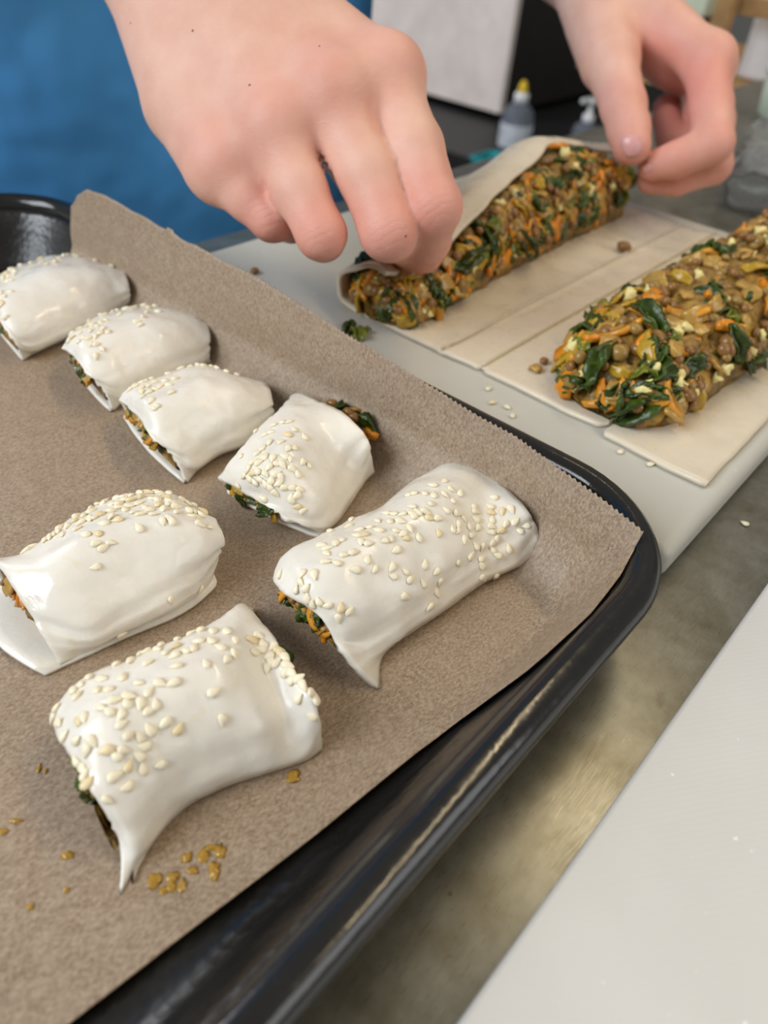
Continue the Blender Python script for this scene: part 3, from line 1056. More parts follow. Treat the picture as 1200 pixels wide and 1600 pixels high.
# ------------------------------------------------------------------ the two logs of filling
def filling_log(name, label, xs, yc, w, h, x0, x1, counts, zb, lid=None):
    nT, nA = 70, 34
    G = np.zeros((nT, nA, 3))
    for i in range(nT):
        t = i / (nT - 1)
        x = x0 + (x1 - x0) * t
        e = min(1.0, min(t, 1 - t) / 0.075)
        e = math.sqrt(max(0, 1 - (1 - e) ** 2))
        ww, hh, cc = np.interp(x, xs, w) * (0.25 + 0.75 * e), np.interp(x, xs, h) * e, np.interp(x, xs, yc)
        for j in range(nA):
            a = math.pi * j / (nA - 1)
            ca, sa = math.cos(a), math.sin(a)
            p = np.array([x, cc + ww * math.copysign(abs(ca) ** 0.8, ca), zb + hh * sa ** 0.75])
            lump = 0.0042 * fbm(p, 95, 4.4) + 0.0016 * fbm(p, 300, 1.2)
            p += np.array([0.3 * lump, lump * ca, lump * sa]) * (0.3 + 0.7 * sa)
            p[2] = max(p[2], zb)
            G[i, j] = p
    N = grid_normals(G)
    if N[nT // 2, nA // 2][2] < 0:
        N = -N
    V = list(G.reshape(-1, 3))
    F = grid_faces(nT, nA)
    F += [tuple(range(nA)), tuple((nT - 1) * nA + k for k in range(nA))[::-1]]
    F += [(i * nA, (i + 1) * nA, (i + 1) * nA + nA - 1, i * nA + nA - 1) for i in range(nT - 1)]
    root = empty(name, (float(xs[0]), float(yc[0]), zb))
    tag(root, label, 'filling', 'logs of vegetable filling on the pastry sheet')
    mesh_obj('paste', V, F, MAT['paste'], root)
    for kind, n in counts:
        for _ in range(n):
            # even over the side the light and the eye reach, and the ends
            i = random.randrange(1, nT - 1)
            if random.random() < 0.16:
                i = random.randrange(1, 8)
            j = random.randrange(2, nA - 2)
            p, nn = G[i, j], N[i, j]
            while lid is not None and i > 6 and p[1] > lid(p[0]) - 0.002:        # nothing sticks through the flap
                i, j = random.randrange(1, nT - 1), random.randrange(2, nA - 2)
                p, nn = G[i, j], N[i, j]
            sink = {'lentil': -0.0008, 'carrot_shred': -0.0004, 'spinach_leaf': -0.0006, 'feta_crumb': -0.0006, 'onion_piece': -0.0004}[kind]
            p = np.array(p)
            p[2] = max(p[2], zb + 0.0016)
            scatter_piece(kind, p, nn, root, random.uniform(0.8, 1.15), sink + random.uniform(-0.0018, 0.0006), 0.7)
    return root


filling_log('filling_log', 'log of lentil, carrot, spinach and feta filling lying open on the sheet',
            [0.212, 0.24, 0.29, 0.36, 0.44], [0.0800, 0.0815, 0.0805, 0.079, 0.077], [0.019, 0.0235, 0.0258, 0.026, 0.025],
            [0.015, 0.0205, 0.0225, 0.0225, 0.022], 0.2115, 0.44,
            [('lentil', 300), ('onion_piece', 135), ('carrot_shred', 75), ('spinach_leaf', 60), ('feta_crumb', 60)], ZS)
filling_log('filling_log', 'log of vegetable filling half wrapped under the lifted pastry flap',
            list(XS), list(P1C - 0.0008), list(P1W * 0.97), list(EDGE[:, 2] - ZS - 0.0022), 0.2055, 0.407,
            [('lentil', 260), ('onion_piece', 130), ('carrot_shred', 95), ('spinach_leaf', 60), ('feta_crumb', 48)], ZS,
            lambda x: float(np.interp(x, EDGE[:, 0], EDGE[:, 1])))

# ------------------------------------------------------------------ the cook
def mm(*a):
    return at_d(a[0], a[1], a[2] / 1000)


def sd_cone(P, a, b, ra, rb):
    """Signed distance to a tapered capsule."""
    ba = b - a
    l2 = float(ba @ ba)
    t = np.clip(((P - a) @ ba) / l2, 0, 1)
    d = P - a - t[:, None] * ba
    return np.sqrt((d * d).sum(1)) - (ra + (rb - ra) * t)


def smin(a, b, k):
    h = np.clip(0.5 + 0.5 * (b - a) / k, 0, 1)
    return b + (a - b) * h - k * h * (1 - h)


def chain_sdf(P, nodes, k=0.003):
    d = None
    for (a, ra), (b, rb_) in zip(nodes[:-1], nodes[1:]):
        e = sd_cone(P, a, b, ra, rb_)
        d = e if d is None else smin(d, e, k)
    return d


def N_(px, py, d, r):
    return (mm(px, py, d), r / 1000)


# right hand (holds the flap near the tray), px, py, depth mm, radius mm
RH = dict(
    palm=[[N_(325, -85, 274, 13), N_(598, 128, 250, 11.2)], [N_(300, -75, 268, 14), N_(518, 156, 245, 11.4)],
          [N_(272, -60, 268, 14), N_(430, 206, 246, 11.0)], [N_(248, -45, 272, 13), N_(352, 258, 254, 10.4)],
          [N_(222, -60, 283, 14.5), N_(292, 165, 268, 13.5), N_(346, 252, 260, 10.8)], [N_(330, 0, 285, 15), N_(480, 190, 272, 13)],
          [N_(330, -60, 290, 13), N_(500, 170, 288, 12)]],
    knuckles=[N_(608, 112, 247, 9.6), N_(522, 146, 241, 9.8), N_(431, 196, 242, 9.2), N_(350, 252, 250, 8.8)],
    fingers=[[N_(598, 128, 250, 10.8), N_(645, 232, 244, 9.6), N_(678, 324, 240, 8.5), N_(669, 374, 260, 7.5), N_(663, 397, 276, 6.8)],
             [N_(518, 156, 245, 10.8), N_(573, 272, 241, 9.2), N_(607, 362, 240, 8.8), N_(622, 372, 264, 7.8), N_(638, 388, 279, 7.0)],
             [N_(430, 206, 246, 10.4), N_(468, 297, 242, 8.6), N_(502, 366, 241, 7.7), N_(505, 374, 260, 7.0), N_(512, 362, 274, 6.4)],
             [N_(352, 258, 254, 9.8), N_(392, 306, 252, 8.4), N_(425, 340, 252, 7.4), N_(456, 346, 264, 6.7), N_(486, 340, 274, 6.2)],
             [N_(500, 160, 290, 12), N_(585, 300, 292, 10.5), N_(630, 380, 288, 9.0), N_(650, 404, 284, 7.8)]])
# left hand (holds the far end of the flap)
LH = dict(
    palm=[[N_(960, -30, 405, 13.5), N_(1103, 97, 380, 10.8)], [N_(955, -20, 420, 14), N_(1106, 106, 397, 11)],
          [N_(945, -10, 432, 13), N_(1098, 120, 414, 10.8)], [N_(936, 0, 442, 12), N_(1084, 135, 430, 10)],
          [N_(930, 10, 408, 17), N_(952, 95, 388, 13.5)], [N_(985, 35, 408, 14), N_(1050, 95, 406, 12)]],
    knuckles=[N_(1112, 92, 378, 10.2), N_(1114, 100, 396, 10.2)],
    fingers=[[N_(1103, 97, 380, 10.8), N_(1111, 165, 370, 10.0), N_(1114, 224, 363, 9.4), N_(1056, 250, 368, 8.2), N_(1020, 259, 374, 7.0)],
             [N_(1106, 106, 397, 10.8), N_(1116, 190, 387, 9.6), N_(1114, 258, 378, 9.0), N_(1058, 279, 384, 7.9), N_(1018, 281, 388, 7.0)],
             [N_(1098, 120, 414, 10.4), N_(1095, 180, 410, 9.2), N_(1084, 226, 406, 8.6), N_(1050, 216, 409, 7.6), N_(1040, 186, 409, 7.0)],
             [N_(1084, 135, 430, 9.6), N_(1078, 170, 430, 8.4), N_(1066, 200, 429, 7.6), N_(1044, 190, 428, 6.8), N_(1038, 168, 427, 6.4)],
             [N_(932, 30, 404, 15), N_(954, 96, 387, 13.0), N_(974, 166, 375, 10.8), N_(982, 200, 370, 9.9), N_(987, 227, 367, 9.0)]])
R_WR, R_EL, R_SH = mm(276, -98, 275), np.array([0.135, 0.475, 0.20]), np.array([0.130, 0.50, 0.46])
L_WR, L_EL, L_SH = mm(938, -40, 418), np.array([0.525, 0.480, 0.185]), np.array([0.490, 0.50, 0.46])


def hand_sdf(P, H_):
    palm = None
    for ch in H_['palm']:
        e = chain_sdf(P, ch)
        palm = e if palm is None else smin(palm, e, 0.012)
    for (c_, r) in H_['knuckles']:
        palm = smin(palm, np.sqrt(((P - c_) ** 2).sum(1)) - r, 0.008)
    out = palm
    for fi in H_['fingers']:
        out = smin(out, smin(palm, chain_sdf(P, fi, 0.0025), 0.006), 0.0014)
    return out


def arm_sdf(P, wr, el, sh, side):
    ax_ = (el - wr) / np.linalg.norm(el - wr)
    s1 = np.cross(ax_, [0, 0, 1.0])
    s1 /= np.linalg.norm(s1)
    d = None
    for q in (-1, 1):
        e = chain_sdf(P, [(wr + s1 * q * 0.008, 0.0215), (wr + ax_ * 0.06 + s1 * q * 0.008, 0.026), (wr + ax_ * 0.15 + s1 * q * 0.010, 0.035), (el, 0.038)], 0.01)
        d = e if d is None else smin(d, e, 0.012)
    return smin(d, chain_sdf(P, [(el, 0.038), (el * 0.4 + sh * 0.6, 0.046), (sh, 0.052)], 0.01), 0.01)


TC = np.array([0.310, 0.475])


def body_sdf(P):
    r = smin(hand_sdf(P, RH), arm_sdf(P, R_WR, R_EL, R_SH, 1), 0.012)
    l = smin(hand_sdf(P, LH), arm_sdf(P, L_WR, L_EL, L_SH, -1), 0.012)
    d = np.minimum(r, l)
    g = sd_cone(P, R_SH + [0.02, 0, -0.01], L_SH + [-0.02, 0, -0.01], 0.05, 0.05)      # shoulders
    return smin(d, g, 0.03)


def nets(fn, lo, hi, h, relax=True):
    """Surface nets over a signed distance, evaluated only in blocks near the surface."""
    lo, hi = np.array(lo, float), np.array(hi, float)
    n = np.ceil((hi - lo) / h).astype(int) + 1
    Bk = 16
    F_ = np.full(tuple(n), 1.0, np.float32)
    nb = -(-n // Bk)
    ii = np.stack(np.meshgrid(*[np.arange(k) for k in nb], indexing='ij'), -1).reshape(-1, 3)
    cen = lo + (ii * Bk + Bk / 2) * h
    dc = fn(cen)
    near = np.abs(dc) < (Bk / 2 + 1) * h * 1.75
    for b, dd in zip(ii, dc):
        if dd < 0:
            sl = tuple(slice(b[k] * Bk, min((b[k] + 1) * Bk, n[k])) for k in range(3))
            F_[sl] = -1.0
    nb_ = ii[near]
    for s in range(0, len(nb_), 60):
        ch = nb_[s:s + 60]
        pts, shp = [], []
        for b in ch:
            r = [np.arange(b[k] * Bk, min((b[k] + 1) * Bk, n[k])) for k in range(3)]
            g = np.stack(np.meshgrid(*r, indexing='ij'), -1)
            shp.append((r, g.shape[:3]))
            pts.append(lo + g.reshape(-1, 3) * h)
        val = fn(np.concatenate(pts))
        o = 0
        for (r, sh_) in shp:
            c_ = sh_[0] * sh_[1] * sh_[2]
            F_[r[0][0]:r[0][-1] + 1, r[1][0]:r[1][-1] + 1, r[2][0]:r[2][-1] + 1] = val[o:o + c_].reshape(sh_)
            o += c_
    s_ = F_ < 0
    cnt = sum(s_[a:n[0] - 1 + a, b:n[1] - 1 + b, c:n[2] - 1 + c].astype(np.int8) for a in (0, 1) for b in (0, 1) for c in (0, 1))
    act = (cnt > 0) & (cnt < 8)
    idx = np.full(act.shape, -1, np.int64)
    cells = np.argwhere(act)
    idx[act] = np.arange(len(cells))
    acc = np.zeros((len(cells), 3))
    num = np.zeros(len(cells))
    corners = [(a, b, c) for a in (0, 1) for b in (0, 1) for c in (0, 1)]
    for c0 in corners:
        for k in range(3):
            if c0[k]:
                continue
            c1 = tuple(1 if q == k else c0[q] for q in range(3))
            f0 = F_[cells[:, 0] + c0[0], cells[:, 1] + c0[1], cells[:, 2] + c0[2]]
            f1 = F_[cells[:, 0] + c1[0], cells[:, 1] + c1[1], cells[:, 2] + c1[2]]
            cr = (f0 < 0) != (f1 < 0)
            t = np.where(cr, f0 / np.where(cr, f0 - f1, 1), 0)
            p = np.array(c0)[None] + t[:, None] * (np.array(c1) - np.array(c0))[None]
            acc[cr] += p[cr]
            num[cr] += 1
    V = lo + (cells + acc / np.maximum(num, 1)[:, None]) * h
    faces = []
    for k in range(3):
        u, v = (k + 1) % 3, (k + 2) % 3
        sa = [slice(0, n[q]) for q in range(3)]
        sb = list(sa)
        sa[k], sb[k] = slice(0, n[k] - 1), slice(1, n[k])
        ch = s_[tuple(sa)] != s_[tuple(sb)]
        e = np.argwhere(ch)
        e = e[(e[:, u] > 0) & (e[:, v] > 0) & (e[:, u] < n[u] - 1) & (e[:, v] < n[v] - 1)]
        inside = s_[e[:, 0], e[:, 1], e[:, 2]]
        q = []
        for (du, dv) in ((1, 1), (0, 1), (0, 0), (1, 0)):
            c_ = e.copy()
            c_[:, u] -= du
            c_[:, v] -= dv
            q.append(idx[c_[:, 0], c_[:, 1], c_[:, 2]])
        q = np.stack(q, 1)
        q = q[:, ::-1] if False else q
        q[~inside] = q[~inside][:, ::-1]
        faces.append(q)
    faces = np.concatenate(faces)
    faces = faces[(faces >= 0).all(1)]
    if relax:                                  # pull the vertices onto the true surface
        eps = h * 0.3
        for _ in range(2):
            d0 = fn(V)
            gr = np.stack([fn(V + np.eye(3)[k] * eps) - d0 for k in range(3)], 1) / eps
            gl = np.maximum((gr * gr).sum(1), 0.25)
            stp = np.clip(d0 / gl, -h * 0.6, h * 0.6)
            V = V - gr * stp[:, None]
    return V, faces


def fast_mesh(name, V, F, mat, parent):
    me = bpy.data.meshes.new(name)
    me.vertices.add(len(V))
    me.vertices.foreach_set('co', V.astype(np.float32).ravel())
    me.loops.add(F.size)
    me.loops.foreach_set('vertex_index', F.astype(np.int32).ravel())
    me.polygons.add(len(F))
    me.polygons.foreach_set('loop_start', np.arange(0, F.size, 4, dtype=np.int32))
    me.polygons.foreach_set('loop_total', np.full(len(F), 4, np.int32))
    me.polygons.foreach_set('use_smooth', np.ones(len(F), bool))
    me.materials.append(mat)
    me.update(calc_edges=True)
    me.validate()
    o = bpy.data.objects.new(name, me)
    return link(o, parent)


person = empty('person', (TC[0], TC[1], FLOOR_Z))
tag(person, 'person in a blue cotton top folding the pastry flap with both hands', 'person')
V, F = nets(body_sdf, (0.06, 0.10, 0.02), (0.60, 0.58, 0.53), 0.00165)
body = fast_mesh('body', V, F, MAT['skin'], person)
# redder skin over knuckles and fingertips
fl = np.zeros(len(V))
for H_ in (RH, LH):
    for (c_, r) in H_['knuckles']:
        fl = np.maximum(fl, 0.42 * np.exp(-((V - c_) ** 2).sum(1) / (2 * 0.011 ** 2)))
    for fi in H_['fingers']:
        for q, (c_, r) in enumerate(fi[2:]):
            fl = np.maximum(fl, 0.6 * np.exp(-((V - c_) ** 2).sum(1) / (2 * 0.010 ** 2)))
for (c_, r) in [N_(1040, 120, 395, 1), N_(1060, 170, 395, 1), N_(1090, 140, 370, 1)]:
    fl = np.maximum(fl, 0.6 * np.exp(-((V - c_) ** 2).sum(1) / (2 * 0.02 ** 2)))
cre = np.zeros(len(V))
for H_ in (RH, LH):
    for fi in H_['fingers']:
        c_ = fi[2][0]
        cre = np.maximum(cre, np.exp(-((V - c_ - (CAM - c_) * 0.03) ** 2).sum(1) / (2 * 0.0055 ** 2)))
b_ = body.data.attributes.new('crease', 'FLOAT', 'POINT')
b_.data.foreach_set('value', cre.astype(np.float32))
a_ = body.data.attributes.new('flush', 'FLOAT', 'POINT')
a_.data.foreach_set('value', fl.astype(np.float32))
BODY_BVH = BVHTree.FromPolygons([Vector(v) for v in V], [tuple(f) for f in F.tolist()])


def decal(name, mat, corners, n, lift, parent, crown=0.0):
    """Small curved plate (nail) laid on the skin: corner pixels in order, rounded outline."""
    G = np.zeros((n, n, 3))
    c = np.array(corners, float)
    for i in range(n):
        for j in range(n):
            a, b = 2 * i / (n - 1) - 1, 2 * j / (n - 1) - 1
            u, v = a * math.sqrt(1 - b * b / 2.6), b * math.sqrt(1 - a * a / 2.6)     # rounded square
            u, v = (u + 1) / 2, (v + 1) / 2
            p = (c[0] * (1 - u) + c[1] * u) * (1 - v) + (c[3] * (1 - u) + c[2] * u) * v
            h = cast(BODY_BVH, *p)
            if not h:
                return None
            G[i, j] = np.array(h[0] + h[1] * (lift * (1 - 0.5 * max(abs(a), abs(b)) ** 4)))
    nn = grid_normals(G)
    s = -np.sign((nn[n // 2, n // 2] * (G[n // 2, n // 2] - CAM)).sum())
    V, F = slab(G if s > 0 else G[:, ::-1], grid_normals(G if s > 0 else G[:, ::-1]), 0.0004)
    return mesh_obj(name, V, F, mat, parent)


o = decal('thumb_nail', MAT['nail'], [(966, 216), (998, 208), (1006, 240), (978, 250)], 9, 0.0005, body)
o = decal('finger_nail', MAT['nail'], [(1001, 260), (1018, 256), (1020, 268), (1003, 272)], 7, 0.0004, body)
MOLE = blob_mesh('mole', MAT['mole'], (0.0004, 0.0004, 0.0002), 0.2, 2.0)
for (px, py, s) in ((301, 48, 1.0), (390, 133, 1.1), (499, 72, 0.8), (634, 369, 0.9), (204, 36, 0.8)):
    h = cast(BODY_BVH, px, py)
    if h:
        mo = bpy.data.objects.new('mole', MOLE)
        link(mo, body)
        mo.matrix_basis = orient(h[0], h[1], 0.3, s)


def sd_ell(P, c_, r):
    q = (P - c_) / r
    k = np.sqrt((q * q).sum(1))
    return (k - 1) * min(r)


def shirt_sdf(P):
    q = P.copy()
    z = P[:, 2]
    # elliptical trunk with hanging folds
    a = np.arctan2((P[:, 1] - TC[1]) / 0.105, (P[:, 0] - TC[0]) / 0.19)
    rad = np.sqrt(((P[:, 0] - TC[0]) / 0.19) ** 2 + ((P[:, 1] - TC[1]) / 0.105) ** 2)
    fold = 0.022 * np.sin(a * 9 + z * 9) * np.clip(0.25 - z, 0, 0.5) + 0.012 * np.sin(a * 5 - z * 22)
    trunk = (rad - 1 - fold) * 0.105
    top = np.maximum(z - 0.47, -0.42 - z)
    trunk = np.maximum(trunk, top)
    sl = np.minimum(sd_cone(P, R_SH, R_SH * 0.45 + R_EL * 0.55, 0.066, 0.060), sd_cone(P, L_SH, L_SH * 0.45 + L_EL * 0.55, 0.066, 0.060))
    yoke = sd_cone(P, R_SH + [0.02, 0, -0.01], L_SH + [-0.02, 0, -0.01], 0.066, 0.066)
    return smin(smin(trunk, sl, 0.03), yoke, 0.03)


V, F = nets(shirt_sdf, (0.02, 0.33, -0.45), (0.60, 0.62, 0.56), 0.0055, False)
sh = fast_mesh('shirt', V, F, MAT['shirt'], person)
sh['label'] = 'blue cotton top'


def trouser_sdf(P):
    d = sd_cone(P, np.array([TC[0] - 0.09, TC[1] + 0.01, -0.40]), np.array([TC[0] - 0.10, TC[1] + 0.02, FLOOR_Z + 0.075]), 0.098, 0.07)
    return smin(d, sd_cone(P, np.array([TC[0] + 0.09, TC[1] + 0.01, -0.40]), np.array([TC[0] + 0.10, TC[1] + 0.02, FLOOR_Z + 0.075]), 0.098, 0.07), 0.04)


V, F = nets(trouser_sdf, (0.05, 0.30, -0.95), (0.60, 0.66, -0.25), 0.011, False)
fast_mesh('trousers', V, F, MAT['trousers'], person)

# ------------------------------------------------------------------ crumbs and drips
for (px, py, lab) in ((764, 607, 'board'), (769, 629, 'board'), (793, 636, 'board'), (802, 649, 'board'), (970, 705, 'board'), (1017, 725, 'board'), (1164, 817, 'counter')):
    z = 0.0127 if lab == 'board' else 0.0006
    o = put('sesame_seed', pick_seed(), orient(at_z(px, py, z), (0, 0, 1), random.uniform(0, 6.28), 1.0))
    if px in (970, 1017):
        tag(o, 'loose sesame seed on the board below the torn notch of the sheet' if px == 970 else 'loose sesame seed on the board below the straight sheet edge', 'sesame seed',
            'loose sesame seeds on the cutting board')
    elif lab == 'board':
        tag(o, 'loose sesame seed on the cutting board between sheet and tray rim', 'sesame seed', 'loose sesame seeds on the cutting board')
    else:
        tag(o, 'single sesame seed lying on bare steel countertop', 'sesame seed')

for (px, py, kind, bv, label, cat, s, dz) in (
        (563, 521, 'spinach_leaf', 'board', 'dark spinach scrap on the cutting board at the sheet edge', 'spinach', 1.25, 0.0128),
        (545, 514, 'spinach_leaf', 'board', 'small spinach bit next to the larger scrap on the board', 'spinach', 0.7, 0.0125),
        (975, 386, 'lentil', 'sheet', 'lone lentil crumb on the middle of the pastry sheet', 'lentil', 1.6, ZS + 0.0022),
        (850, 564, 'lentil', 'sheet', 'small lentil beside the end of the open filling log', 'lentil', 0.8, ZS + 0.0012),
        (836, 576, 'onion_piece', 'sheet', 'yellow onion shred on the sheet beside the small lentil', 'onion', 0.7, ZS + 0.0008),
        (1184, 566, 'lentil', 'sheet', 'lentil rolled off the flank of the open filling log', 'lentil', 1.3, ZS + 0.0018),
        (398, 423, 'lentil', 'board', 'brown crumb on the cutting board near the paper edge', 'crumb', 0.8, 0.0132)):
    o = put(kind, random.choice(PIECES[kind]), orient(at_z(px, py, dz), (0, 0, 1), random.uniform(0, 6.28), s, 0.1))
    tag(o, label, cat)

for k, (px, py, sx, sy) in enumerate(((240, 1376, 11, 8), (271, 1371, 9, 6), (300, 1361, 9, 5), (335, 1362, 8, 11), (318, 1338, 9, 8), (345, 1330, 9, 7), (332, 1325, 12, 4), (292, 1340, 8, 6),
                                      (256, 1392, 7, 5), (268, 1384, 6, 8), (285, 1385, 6, 8), (5, 1300, 7, 4), (24, 1283, 8, 3), (104, 1391, 5, 3), (61, 1200, 4, 5), (72, 1205, 3, 3), (48, 1417, 5, 4),
                                      (458, 1214, 10, 9), (105, 1337, 8, 5))):
    h = cast(PAPER_BVH, px, py)
    if h:
        V = []
        sc_ = np.linalg.norm(np.array(h[0]) - CAM) / 1200
        dm = blob_mesh('egg_wash_drop', MAT['egg'], (sx * sc_ * 0.95, sy * sc_ * 1.2, 0.00018), 0.9, k * 1.9, 12, 6)
        o = put('egg_wash_drop', dm, orient(h[0] + Vector((0, 0, 0.0001)), (0, 0, 1), -0.75), paper)

# ------------------------------------------------------------------ behind the counter
BZ = -0.446
bench = empty('black_bench', (2.6, 1.6, FLOOR_Z))
tag(bench, 'low black bench behind the counter carrying a pale steel appliance', 'bench')
box('bench_top', 1.85, 3.6, 0.75, 2.6, BZ - 0.05, BZ, MAT['black'], bench, 0.004)
box('bench_body', 1.95, 3.5, 0.85, 2.5, FLOOR_Z, BZ - 0.051, MAT['black'], bench)

ap = empty('steel_appliance', (2.6, 1.8, BZ))
tag(ap, 'boxy appliance with pale steel front and shaded side coloured black, standing on black bench', 'appliance')
c_ = at_d(779, 181, 2.40)
ax0, ay0 = float(c_[0]), float(c_[1])
box('body', ax0 + 0.03, ax0 + 0.75, ay0 + 0.004, ay0 + 0.85, BZ + 0.02, 0.35, MAT['appliance_body'], ap, 0.004)  # same steel as the front panel, its shade put into the black colour
box('front_panel', ax0, ax0 + 0.03, ay0, ay0 + 0.854, BZ + 0.02, 0.35, MAT['appliance_door'], ap, 0.006)
for sx in (0.08, 0.66):
    for sy in (0.06, 0.78):
        V, F = lathe([(0.02, 0.0), (0.02, 0.021)], 14, (ax0 + sx, ay0 + sy, BZ))
        mesh_obj('foot', V, F, MAT['black'], ap)

b = at_d(801, 232, 2.15)
bx, by = float(b[0]), float(b[1])
bt = empty('squeeze_bottle', (bx, by, BZ))
tag(bt, 'clear plastic bottle with yellow nozzle cap on the black bench', 'bottle')
V, F = lathe([(0.040, 0.0), (0.044, 0.006), (0.044, 0.085), (0.040, 0.105), (0.026, 0.122), (0.017, 0.128)], 28, (bx, by, BZ))
mesh_obj('bottle_body', V, F, MAT['clear_bottle'], bt)
V, F = lathe([(0.0449, 0.0), (0.0453, 0.003), (0.0453, 0.055), (0.0449, 0.058)], 28, (bx, by, BZ + 0.018))
mesh_obj('paper_label', V, F, MAT['label'], bt)
V, F = lathe([(0.0195, 0.0), (0.0195, 0.02), (0.014, 0.026)], 20, (bx, by, BZ + 0.127))
mesh_obj('collar', V, F, MAT['white'], bt)
V, F = lathe([(0.0135, 0.0), (0.012, 0.012), (0.006, 0.026), (0.004, 0.028)], 18, (bx, by, BZ + 0.152))
mesh_obj('nozzle_cap', V, F, MAT['yellow'], bt)


def tub(name, label, cat, cx_, cy_, w, d, h, z, mat, wall_t=0.004):
    t = empty(name, (cx_, cy_, z))
    tag(t, label, cat)
    prof = []
    V, F = [], []
    for (s, zz) in ((0.86, 0.0), (0.93, h * 0.5), (1.0, h), (0.95, h), (0.88, h * 0.5), (0.82, wall_t)):
        for (a, b_) in ((-1, -0.8), (-0.8, -1), (0.8, -1), (1, -0.8), (1, 0.8), (0.8, 1), (-0.8, 1), (-1, 0.8)):
            V.append((cx_ + a * w / 2 * s, cy_ + b_ * d / 2 * s, z + zz))
    for i in range(5):
        for k in range(8):
            a, b_ = i * 8 + k, i * 8 + (k + 1) % 8
            F.append((a, b_, b_ + 8, a + 8))
    F += [tuple(range(8))[::-1], tuple(40 + k for k in range(8))]
    mesh_obj('basin', V, F, mat, t, False)
    V2 = [(cx_ + a * w / 2 * 1.06, cy_ + b_ * d / 2 * 1.06, z + h - 0.006 * q) for q in (0, 1) for (a, b_) in
          ((-1, -0.8), (-0.8, -1), (0.8, -1), (1, -0.8), (1, 0.8), (0.8, 1), (-0.8, 1), (-1, 0.8))]
    V2 += [(cx_ + a * w / 2 * 0.99, cy_ + b_ * d / 2 * 0.99, z + h - 0.006 * q) for q in (0, 1) for (a, b_) in
           ((-1, -0.8), (-0.8, -1), (0.8, -1), (1, -0.8), (1, 0.8), (0.8, 1), (-0.8, 1), (-1, 0.8))]
    F2 = []
    for k in range(8):
        k2 = (k + 1) % 8
        F2 += [(k, k2, k2 + 8, k + 8), (16 + k, 24 + k, 24 + k2, 16 + k2), (k, 16 + k, 16 + k2, k2), (8 + k, 8 + k2, 24 + k2, 24 + k)]
    mesh_obj('lip', V2, F2, mat, t, False)
    return t


b = at_d(770, 232, 2.0)
tub('teal_tub', 'small teal plastic tub in front of the clear bottle', 'tub', float(b[0]), float(b[1]), 0.10, 0.07, 0.028, BZ, MAT['teal'])
b = at_d(856, 212, 2.05)
tub('teal_tub', 'bright teal plastic dish between the clear bottle and the pump bottle', 'tub', float(b[0]) + 0.02, float(b[1]), 0.09, 0.07, 0.05, BZ, MAT['teal'])

b = at_d(916, 200, 2.1)
bx, by = float(b[0]), float(b[1])
pb = empty('pump_bottle', (bx, by, BZ))
tag(pb, 'dark soap bottle with white pump head on the black bench', 'bottle')
V, F = lathe([(0.034, 0.0), (0.036, 0.005), (0.036, 0.075), (0.03, 0.09), (0.014, 0.098)], 24, (bx, by, BZ))
mesh_obj('bottle_body', V, F, MAT['clear_bottle'], pb)
V, F = lathe([(0.016, 0.0), (0.016, 0.018), (0.007, 0.021), (0.007, 0.045), (0.013, 0.047), (0.013, 0.058)], 18, (bx, by, BZ + 0.097))
ph = mesh_obj('pump_head', V, F, MAT['white'], pb)
box('spout', bx - 0.045, bx + 0.005, by + 0.0, by + 0.012, BZ + 0.146, BZ + 0.157, MAT['white'], pb, 0.003)

# wooden rack with white boxes beyond the far end of the counter
wr = at_d(1104, 110, 1.12)
wx, wy = float(wr[0]), float(wr[1])
rack = empty('wooden_rack', (wx, wy, FLOOR_Z))
tag(rack, 'pale pine rack beyond the end of the steel counter', 'rack')
RZ = float(at_d(1150, 124, 1.15)[2])
box('post', wx - 0.012, wx + 0.012, wy - 0.012, wy + 0.012, FLOOR_Z, 0.35, MAT['wood'], rack, 0.001)
box('post', wx + 0.40, wx + 0.424, wy - 0.30, wy - 0.276, FLOOR_Z, 0.35, MAT['wood'], rack, 0.001)
box('post', wx + 0.40, wx + 0.424, wy - 0.012, wy + 0.012, FLOOR_Z, 0.35, MAT['wood'], rack, 0.001)
box('shelf', wx - 0.02, wx + 0.43, wy - 0.31, wy + 0.2, RZ - 0.018, RZ, MAT['wood'], rack, 0.001)
rl = at_d(1160, -8, 1.2)
box('rail', wx + 0.0125, wx + 0.0365, wy - 0.31, wy - 0.0125, float(rl[2]) - 0.010, float(rl[2]) + 0.012, MAT['wood'], rack, 0.001)
box('rail', wx - 0.006, wx + 0.42, wy - 0.31, wy - 0.298, RZ - 0.06, RZ - 0.02, MAT['wood'], rack, 0.001)
cr_ = empty('white_crate', (wx + 0.15, wy - 0.13, RZ))
tag(cr_, 'white plastic box standing on the pine rack shelf', 'box')
box('box_body', wx + 0.06, wx + 0.26, wy - 0.27, wy - 0.022, RZ + 0.0005, RZ + 0.118, MAT['white'], cr_, 0.008)
box('box_lid', wx + 0.056, wx + 0.264, wy - 0.274, wy - 0.018, RZ + 0.1185, RZ + 0.131, MAT['white'], cr_, 0.004)
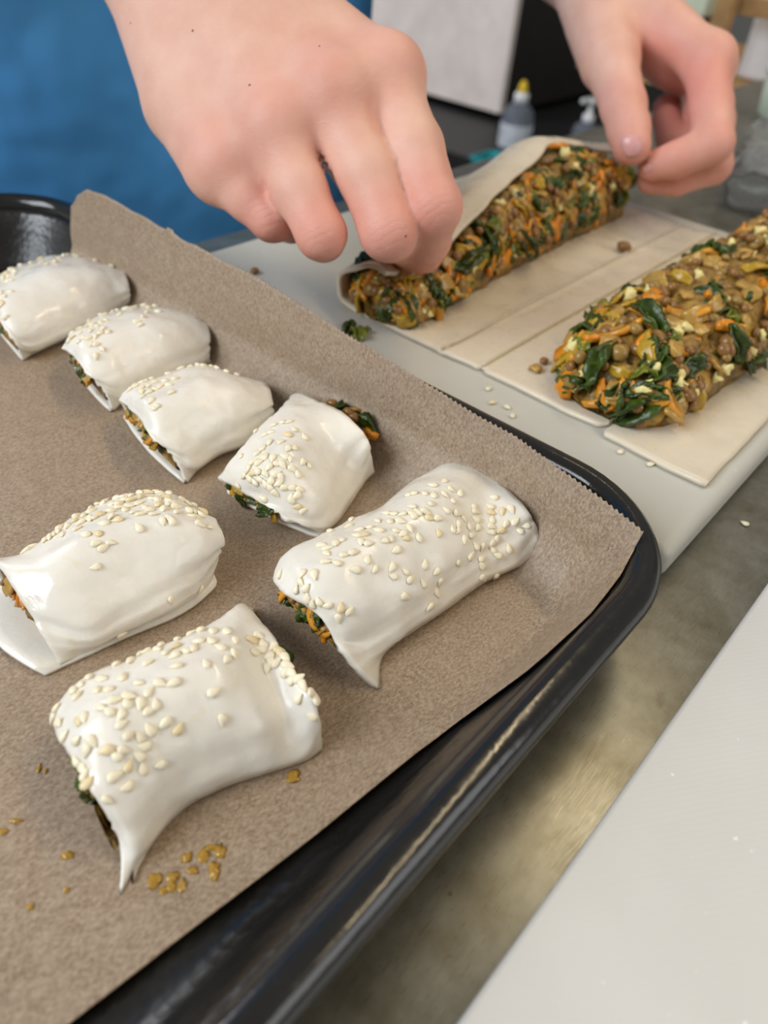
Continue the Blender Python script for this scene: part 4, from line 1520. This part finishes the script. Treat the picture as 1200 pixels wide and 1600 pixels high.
mt = at_d(1068, 22, 1.2)
mc = empty('mint_box', (float(mt[0]), float(mt[1]), RZ))
tag(mc, 'pale mint lidded box on the rack behind the wrist', 'box')
box('box_body', float(mt[0]) + 0.0, float(mt[0]) + 0.12, float(mt[1]) - 0.03, float(mt[1]) + 0.03, RZ + 0.0005, float(mt[2]) - 0.001, MAT['appliance_body'], mc, 0.003)
box('box_lid', float(mt[0]) - 0.004, float(mt[0]) + 0.124, float(mt[1]) - 0.034, float(mt[1]) + 0.034, float(mt[2]), float(mt[2]) + 0.05, MAT['mint'], mc, 0.004)

# pale tub and clear film at the far end of the counter
pt = at_z(1236, 190, 0.0)
px_, py_ = float(pt[0]), float(pt[1])
tb = empty('round_tub', (px_, py_, 0.0))
tag(tb, 'small pale round tub with green lid rim on the steel countertop', 'tub')
V, F = lathe([(0.026, 0.0), (0.030, 0.004), (0.033, 0.034)], 28, (px_, py_, 0.0003))
mesh_obj('tub_body', V, F, MAT['mint'], tb)
V, F = lathe([(0.0345, 0.0), (0.0352, 0.002), (0.0352, 0.007), (0.033, 0.009)], 28, (px_, py_, 0.0342))
mesh_obj('lid', V, F, MAT['white'], tb)

a0, a1 = at_z(1172, 300, 0.012), at_z(1212, 205, 0.012)
G = np.zeros((40, 28, 3))
dirv = (a1 - a0) / np.linalg.norm(a1 - a0)
sv = np.array([-dirv[1], dirv[0], 0])
for i in range(40):
    for j in range(28):
        a = 2 * math.pi * j / 27
        p = a0 + (a1 - a0) * i / 39
        r = 0.013 * (1 + 0.35 * fbm((i * 0.12, math.cos(a) * 0.6, math.sin(a) * 0.6), 1.6, 3.0))
        q = p + sv * r * 1.2 * math.cos(a) + np.array([0, 0, 1]) * r * 0.8 * math.sin(a)
        q[2] = max(q[2], 0.0006)
        G[i, j] = q
V, F = slab(G, grid_normals(G), 0.0003)
film = mesh_obj('plastic_sleeve', V, F, MAT['clear_film'])
tag(film, 'crumpled clear plastic sleeve lying on the steel countertop', 'plastic sleeve')
